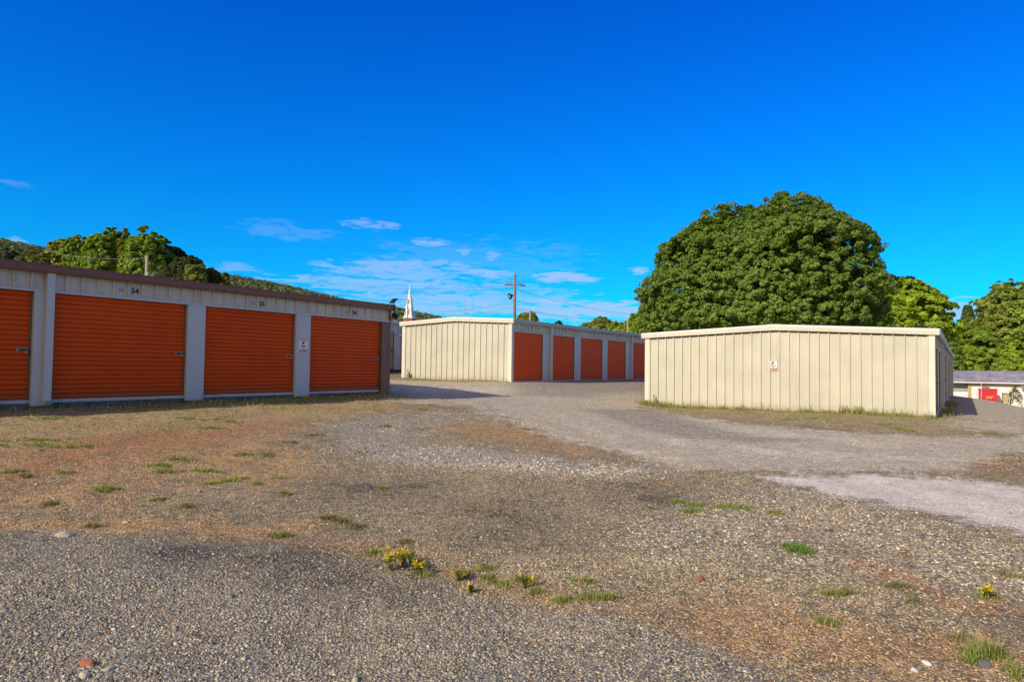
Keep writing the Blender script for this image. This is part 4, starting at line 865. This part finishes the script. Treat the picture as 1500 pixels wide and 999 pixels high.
def crown(cx, cy, z0, z1, r, style, npuff, nleaf, size, cfrac=.42, pr=(.12, .2), seed=0, gap=0.):
    rs = np.random.default_rng(seed)
    h_ = z1-z0; cz = z0+cfrac*h_; up, dn = z1-cz, cz-z0
    ph = rs.random(6)*6.28
    d = rs.normal(size=(npuff, 3)); d /= np.linalg.norm(d, axis=1, keepdims=True); d[:, 2] = np.where(d[:, 2] < -.55, -d[:, 2], d[:, 2])
    az_ = np.arctan2(d[:, 1], d[:, 0])
    am = .95 if style == 'big' else 1.3
    lob = 1+am*(.07*np.sin(2*az_+ph[0]+2*d[:, 2])+.06*np.sin(3*az_+ph[1])+.05*np.sin(5*az_+ph[2]+4*d[:, 2])+.04*np.sin(7*d[:, 2]*2+ph[3]))
    rad = ((.76 if style != 'big' else .86)+(.22 if style != 'big' else .15)*rs.random(npuff))*lob
    inner = rs.random(npuff) < .18; rad[inner] *= .7
    if style not in ('conifer', 'sparse'):
        ex = 2.3 if style == 'big' else 2.2; hz_ = (1-np.abs(d[:, 2])**ex)**(1/ex)/np.sqrt(1-d[:, 2]**2+1e-9); d = d*np.stack([hz_, hz_, np.ones(npuff)], -1)
    if style == 'conifer': rr_ = r*(1.02-.95*(d[:, 2]*.5+.5)); px_ = cx+np.cos(az_)*rr_*rad; py_ = cy+np.sin(az_)*rr_*rad; pz_ = z0+h_*(d[:, 2]*.5+.5)*.97
    else: px_ = cx+d[:, 0]*r*rad; py_ = cy+d[:, 1]*r*rad; pz_ = cz+d[:, 2]*np.where(d[:, 2] > 0, up, dn)*rad
    pr_ = min(r, h_*.6)*(pr[0]+(pr[1]-pr[0])*rs.random(npuff))
    pid = np.repeat(np.arange(npuff), nleaf); n = len(pid)
    e = rs.normal(size=(n, 3)); e /= np.linalg.norm(e, axis=1, keepdims=True)
    out_ = d[pid]; dotp = (e*(out_*.6+np.array([0, 0, .6]))).sum(1)
    flip = dotp < (-2 if style == 'big' else -.45); e[flip] *= -1
    rad2 = (pr_[pid]*(.45+.6*rs.random(n)**.6))
    P = np.stack([px_, py_, pz_], -1)[pid]+e*rad2[:, None]*np.array([1.1, 1.1, .85])
    N = e*.55+out_*.55+np.array([0, 0, .5])+rs.normal(size=(n, 3))*.38
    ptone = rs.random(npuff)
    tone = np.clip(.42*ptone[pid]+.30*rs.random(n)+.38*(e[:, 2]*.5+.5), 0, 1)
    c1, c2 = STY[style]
    V, C_ = leaves(P, N, size, c1, c2, tone)
    return V.reshape(-1, 3), C_.reshape(-1, 3)
def tree(i, style, cx, cy, gz_, z1, z0, r):
    label, cat, group = TL[i]
    big = style == 'big'
    o_ = thing('tree' if style != 'light' else 'bush', label, cat, (cx, cy, gz_), group)
    px_m = 695/math.hypot(cx, cy)
    size = max(.10, min(.36, 2.1/px_m)); 
    if big: size = .155; npf, nl, cf, prr = 6200, 66, .40, (.014, .048)
    elif style == 'light': npf, nl, cf, prr = 60, 90, .45, (.16, .26)
    elif style == 'sparse': npf, nl, cf, prr = 40, 50, .5, (.14, .2)
    else: npf, nl, cf, prr = int(300+40*r), 36, .42, (.035, .12)
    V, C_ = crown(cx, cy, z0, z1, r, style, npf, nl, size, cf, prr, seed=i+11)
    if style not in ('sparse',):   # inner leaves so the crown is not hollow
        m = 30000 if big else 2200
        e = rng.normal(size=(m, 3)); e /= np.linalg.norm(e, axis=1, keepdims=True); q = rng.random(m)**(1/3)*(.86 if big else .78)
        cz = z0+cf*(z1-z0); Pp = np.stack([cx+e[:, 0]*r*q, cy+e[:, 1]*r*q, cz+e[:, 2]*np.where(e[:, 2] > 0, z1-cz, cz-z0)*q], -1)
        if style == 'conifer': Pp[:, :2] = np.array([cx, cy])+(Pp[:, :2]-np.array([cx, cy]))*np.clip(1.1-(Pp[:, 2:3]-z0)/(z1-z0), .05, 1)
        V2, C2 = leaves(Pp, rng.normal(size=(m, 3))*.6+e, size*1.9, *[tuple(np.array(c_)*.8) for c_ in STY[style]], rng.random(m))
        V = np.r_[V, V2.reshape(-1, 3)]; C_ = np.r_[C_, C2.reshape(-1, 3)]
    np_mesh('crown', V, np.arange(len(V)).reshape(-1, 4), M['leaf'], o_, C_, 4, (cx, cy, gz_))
    mb = MB(); rs = random.Random(i); tr_ = max(.05, r*.055); ht = z0+(z1-z0)*.45
    mb.tube([(cx, cy, gz_-.3), (cx+rs.uniform(-.1, .1)*r*.3, cy, gz_+(ht-gz_)*.5), (cx+rs.uniform(-.1, .1)*r, cy, ht)], [tr_*1.3, tr_, tr_*.6], 9)
    for k in range(9 if not big else 16):
        a = k*2.4+rs.random(); zs = gz_+(ht-gz_)*rs.uniform(.55, .98); e = r*rs.uniform(.5, .8); zt_ = min(z1-(z1-z0)*.12, zs+(z1-z0)*rs.uniform(.15, .45))
        mb.tube([(cx, cy, zs), (cx+math.cos(a)*e*.5, cy+math.sin(a)*e*.5, zs+(zt_-zs)*.6), (cx+math.cos(a)*e, cy+math.sin(a)*e, zt_)], [tr_*.5, tr_*.3, tr_*.1], 6)
    mb.build('trunk', M['bark'], o_, smooth=True)
_L = ['giant dome shaped dark green tree towering over the right storage building', 'yellow green tree just right of the giant dome tree', 'dark treetop peeping over the yellow green tree right of the giant one', 'smaller yellow green tree touching the right edge of the giant tree',
 'tall olive tree above the white building near the right edge', 'tall olive tree cut by the right frame edge', 'dark pointed conifer in the gap between the right hand trees', 'green bushy tree just above the roof end of the right storage building', 'green bushy tree below the pointed conifer',
 'lime green bushy tree above the middle of the grey roof', 'green bushy tree above the grey roof at the right edge', 'low lime green tree rising behind the left end of the grey roof', 'olive tree between the conifer and the tall right trees', 'green tree hugging the far top corner of the right building',
 'small green tree leftmost of the row behind the middle building', 'olive tree second from left in the row behind the middle building', 'lime tree third from left in the row behind the middle building', 'lime tree beside the left foot of the giant tree', 'green tree overlapping the left flank of the giant tree', 'green tree at the left base of the giant tree above the roof gap',
 'small olive treetop at the foot of the tallest utility pole', 'tiny dark treetop above the middle building roof', 'small lime tree beside the plain pale pole',
 'dull olive tree at the left edge of the picture', 'dull olive tree second from the left edge', 'dark tree behind the pale bush near the left edge', 'olive tree at the left end of the tall tree row behind the left building', 'leafy green tree on the left slope of the tall tree row', 'tallest green tree of the row behind the left building',
 'olive tree right of the tallest green tree in the left row', 'broad green tree behind the pale pole', 'olive tree filling the dip between the two tall green trees', 'dark tree on the right slope of the left row', 'low dark tree at the right end of the left row', 'sparse tree with gaps showing sky, right of the left row',
 'pale green bush above the roof edge near the left frame edge', 'pale green bush right of the pale pole at the roof edge', 'pale green bush left of the pale pole at the roof edge', 'bright bush below the sparse tree at the roof edge', 'dark bush right of the bright roof edge bush', 'small pale bush farthest right along the left roof edge',
 'shadowy dark tree inside the left half of the tall row', 'shadowy dark tree inside the right half of the tall row']
TL = []
for _i, _l in enumerate(_L):
    _st = TREES[_i][0]
    TL.append((_l, 'bush' if _st == 'light' else 'tree', 'bushes along the left roof edge' if _st == 'light' else ('trees behind the left building' if 23 <= _i < 43 else ('trees behind the middle building' if 14 <= _i < 23 else (None if _i == 0 else 'trees beyond the right building')))))

for i, tr in enumerate(TREES): tree(i, *tr)

# ------------------------------------------------------------------ hill
RX = np.array(RIDGE); _rd = np.hypot(RX[:, 0], RX[:, 1]); RX = np.c_[RX[:, 0], RX[:, 1], 1.5+(RX[:, 2]-1.5)*1000/_rd]
dirs = np.arctan2(RX[:, 0], RX[:, 1]); hts = RX[:, 2]
az_g = np.radians(np.linspace(-100, -8, 240)); od = np.argsort(dirs)
ridge = np.interp(az_g, dirs[od], hts[od]); ridge = np.where(az_g < dirs.min(), hts[od][0]+(dirs.min()-az_g)*120, ridge)
ridge = np.where(az_g > dirs.max(), np.maximum(hts[od][-1]-(az_g-dirs.max())*400, -20), ridge)
def hill_h(a, r):   # r in metres from the yard
    rg = np.interp(a, az_g, ridge); f = np.clip((r-520)/(1000-520), 0, 1); f = f*f*(3-2*f); b = np.clip((1500-r)/(1500-1000), 0, 1); b = b*b*(3-2*b)
    return -4+(rg+4-4.5)*np.where(r < 1000, f, b)
rr_g = np.linspace(500, 1500, 60); A_, R_ = np.meshgrid(az_g, rr_g)
# distances along each direction measured in depth so that the crest stands 1000 m out
Hh = hill_h(A_.ravel(), R_.ravel())
hv = np.c_[(R_*np.sin(A_)).ravel(), (R_*np.cos(A_)).ravel(), Hh]
ii = np.arange(len(hv)).reshape(A_.shape); hq = np.stack([ii[:-1, :-1], ii[:-1, 1:], ii[1:, 1:], ii[1:, :-1]], -1).reshape(-1, 4)
M['hillside'] = rough_mat('hillside', (.07, .09, .045), (.12, .14, .08), .02, .95, 0., .1)
ho = np_mesh('hill', hv, hq, M['hillside']); tag(ho, 'long wooded ridge behind the buildings', None, None, 'structure')
n = 15000; a = np.radians(-95+rng.random(n)*80); r_ = 620+rng.random(n)**.75*420
h_ = hill_h(a, r_); T0 = np.stack([r_*np.sin(a), r_*np.cos(a), h_], -1)
K = 16; e = rng.normal(size=(n*K, 3)); e /= np.linalg.norm(e, axis=1, keepdims=True); e[:, 2] = np.abs(e[:, 2]); sc = (2.6+2.6*rng.random(n))[:, None]
sc = np.repeat(sc, K, 0); Pc = np.repeat(T0, K, 0)+e*sc*np.array([1, 1, 1.35])
pt = np.repeat(rng.random(n), K)
V, C_ = leaves(Pc, e+rng.normal(size=e.shape)*.3, 1.7, (.26, .28, .12), (.11, .145, .07), np.clip(pt*.8+.3*rng.random(n*K)-.1, 0, 1))
fo = np_mesh('hillside_forest', V.reshape(-1, 3), np.arange(n*K*4).reshape(-1, 4), M['leaf'], None, C_.reshape(-1, 3)); tag(fo, 'distant forest covering the long ridge', 'forest', None, 'stuff')

# ------------------------------------------------------------------ sky and sun
SUN_EL, SUN_AZ = 31.5, R(180+12.5)      # azimuth of the sun measured from +Y towards +X
sdir = Vector((math.sin(SUN_AZ)*math.cos(R(SUN_EL)), math.cos(SUN_AZ)*math.cos(R(SUN_EL)), math.sin(R(SUN_EL))))
sl = bpy.data.lights.new('sun', 'SUN'); sl.energy = SUNE; sl.angle = R(.5); sl.color = (1., .91, .76)
so = bpy.data.objects.new('sun', sl); so.rotation_euler = sdir.to_track_quat('Z', 'Y').to_euler(); so.location = (0, 0, 50); col.objects.link(so)
w = bpy.data.worlds.new('World'); scene.world = w; w.use_nodes = True
t = NT(w.node_tree)
sky = t.n('ShaderNodeTexSky', sky_type='NISHITA'); sky.sun_disc = False; sky.sun_elevation = R(SUN_EL); sky.sun_rotation = SUN_AZ
sky.air_density = 1.; sky.dust_density = .6; sky.ozone_density = 1.5; sky.altitude = 200
dv = t.n('ShaderNodeTexCoord').outputs['Generated']
dx, dy, dz = t.sep(dv)
az_n = t.math('MULTIPLY', t.math('ARCTAN2', dx, dy), 57.2958); el_n = t.math('MULTIPLY', t.math('ARCSINE', dz), 57.2958)
skc = sky.outputs[0]
ramp = t.n('ShaderNodeValToRGB'); t.set(ramp.inputs[0], t.lin(el_n, 0., 40.))
cr = ramp.color_ramp; cr.elements[0].position = 0.; cr.elements[0].color = (*SKY[0][1], 1); cr.elements[1].position = 1.; cr.elements[1].color = (*SKY[-1][1], 1)
for pos_, cc in SKY[1:-1]:
    e_ = cr.elements.new(pos_/40.); e_.color = (*cc, 1)
# the Nishita sky graded to the photograph's deep polarised blue
front = t.mix(1., skc, ramp.outputs[0], 'MULTIPLY')
# clouds: wispy low streaks
zc = t.math('MAXIMUM', dz, .02)
cp = t.comb(t.math('DIVIDE', dx, t.math('ADD', zc, .10)), t.math('DIVIDE', dy, t.math('ADD', zc, .10)), 0.)
cn = t.noise(cp, 2.6, 8, .62, .6).outputs[0]; cn2 = t.noise(t.comb(t.math('MULTIPLY', az_n, .16), t.math('MULTIPLY', el_n, 1.0), 3.), 3.0, 9, .66, .9).outputs[0]
nn = t.math('ADD', t.math('MULTIPLY', cn, .35), t.math('MULTIPLY', cn2, .65))
tot = None
for (ca_, ce_, sa_, se_, st_) in CLOUDS:
    u = t.math('DIVIDE', t.math('SUBTRACT', az_n, ca_), sa_); v = t.math('DIVIDE', t.math('SUBTRACT', el_n, ce_), se_)
    q = t.math('ADD', t.math('MULTIPLY', u, u), t.math('MULTIPLY', v, v))
    g = t.math('MULTIPLY', t.math('EXPONENT', t.math('MULTIPLY', q, -.9)), 1.)
    g = t.math('MULTIPLY', t.smooth(g, .03, .30), g)
    g = t.math('MULTIPLY', t.smooth(t.math('ADD', t.math('MULTIPLY', t.math('SUBTRACT', nn, .5), t.math('MULTIPLY', t.smooth(g, 0., .35), 5.2)), t.math('MULTIPLY', g, .95)), .26, .95), st_)
    tot = g if tot is None else t.math('MAXIMUM', tot, g)
front = t.mix(tot, front, CLOUDC)
# unseen sky behind the camera, made bright and warm to fill shaded walls
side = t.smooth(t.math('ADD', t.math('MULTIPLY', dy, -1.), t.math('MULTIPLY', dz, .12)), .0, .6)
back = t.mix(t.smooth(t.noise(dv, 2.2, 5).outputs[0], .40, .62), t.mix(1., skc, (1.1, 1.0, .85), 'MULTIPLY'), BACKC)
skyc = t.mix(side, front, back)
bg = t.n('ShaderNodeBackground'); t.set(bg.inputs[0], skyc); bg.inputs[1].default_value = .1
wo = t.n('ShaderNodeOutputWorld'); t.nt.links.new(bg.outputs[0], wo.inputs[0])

# ------------------------------------------------------------------ camera
yaw, pitch, roll, f_px = R(CAM[0]), R(CAM[1]), R(CAM[2]), CAM[3]
d = Vector((-math.sin(yaw)*math.cos(pitch), math.cos(yaw)*math.cos(pitch), math.sin(pitch)))
r = Vector((math.cos(yaw), math.sin(yaw), 0)); u = r.cross(d)
r2 = r*math.cos(roll)+u*math.sin(roll); u2 = -r*math.sin(roll)+u*math.cos(roll)
cam = bpy.data.cameras.new('camera'); co = bpy.data.objects.new('camera', cam); col.objects.link(co)
mw_ = Matrix((r2, u2, -d)).transposed().to_4x4(); mw_.translation = (0, 0, 1.5); co.matrix_world = mw_
cam.sensor_width = 36; cam.lens = f_px/1500*36; cam.clip_end = 6000; cam.clip_start = .05
scene.camera = co
scene.view_settings.view_transform = 'Standard'; scene.view_settings.look = 'None'; scene.view_settings.exposure = 0; scene.view_settings.gamma = 1
scene.cycles.max_bounces = 6; scene.cycles.diffuse_bounces = 3; scene.cycles.use_denoising = True
scene.cycles.sample_clamp_indirect = 4
scene.render.film_transparent = False
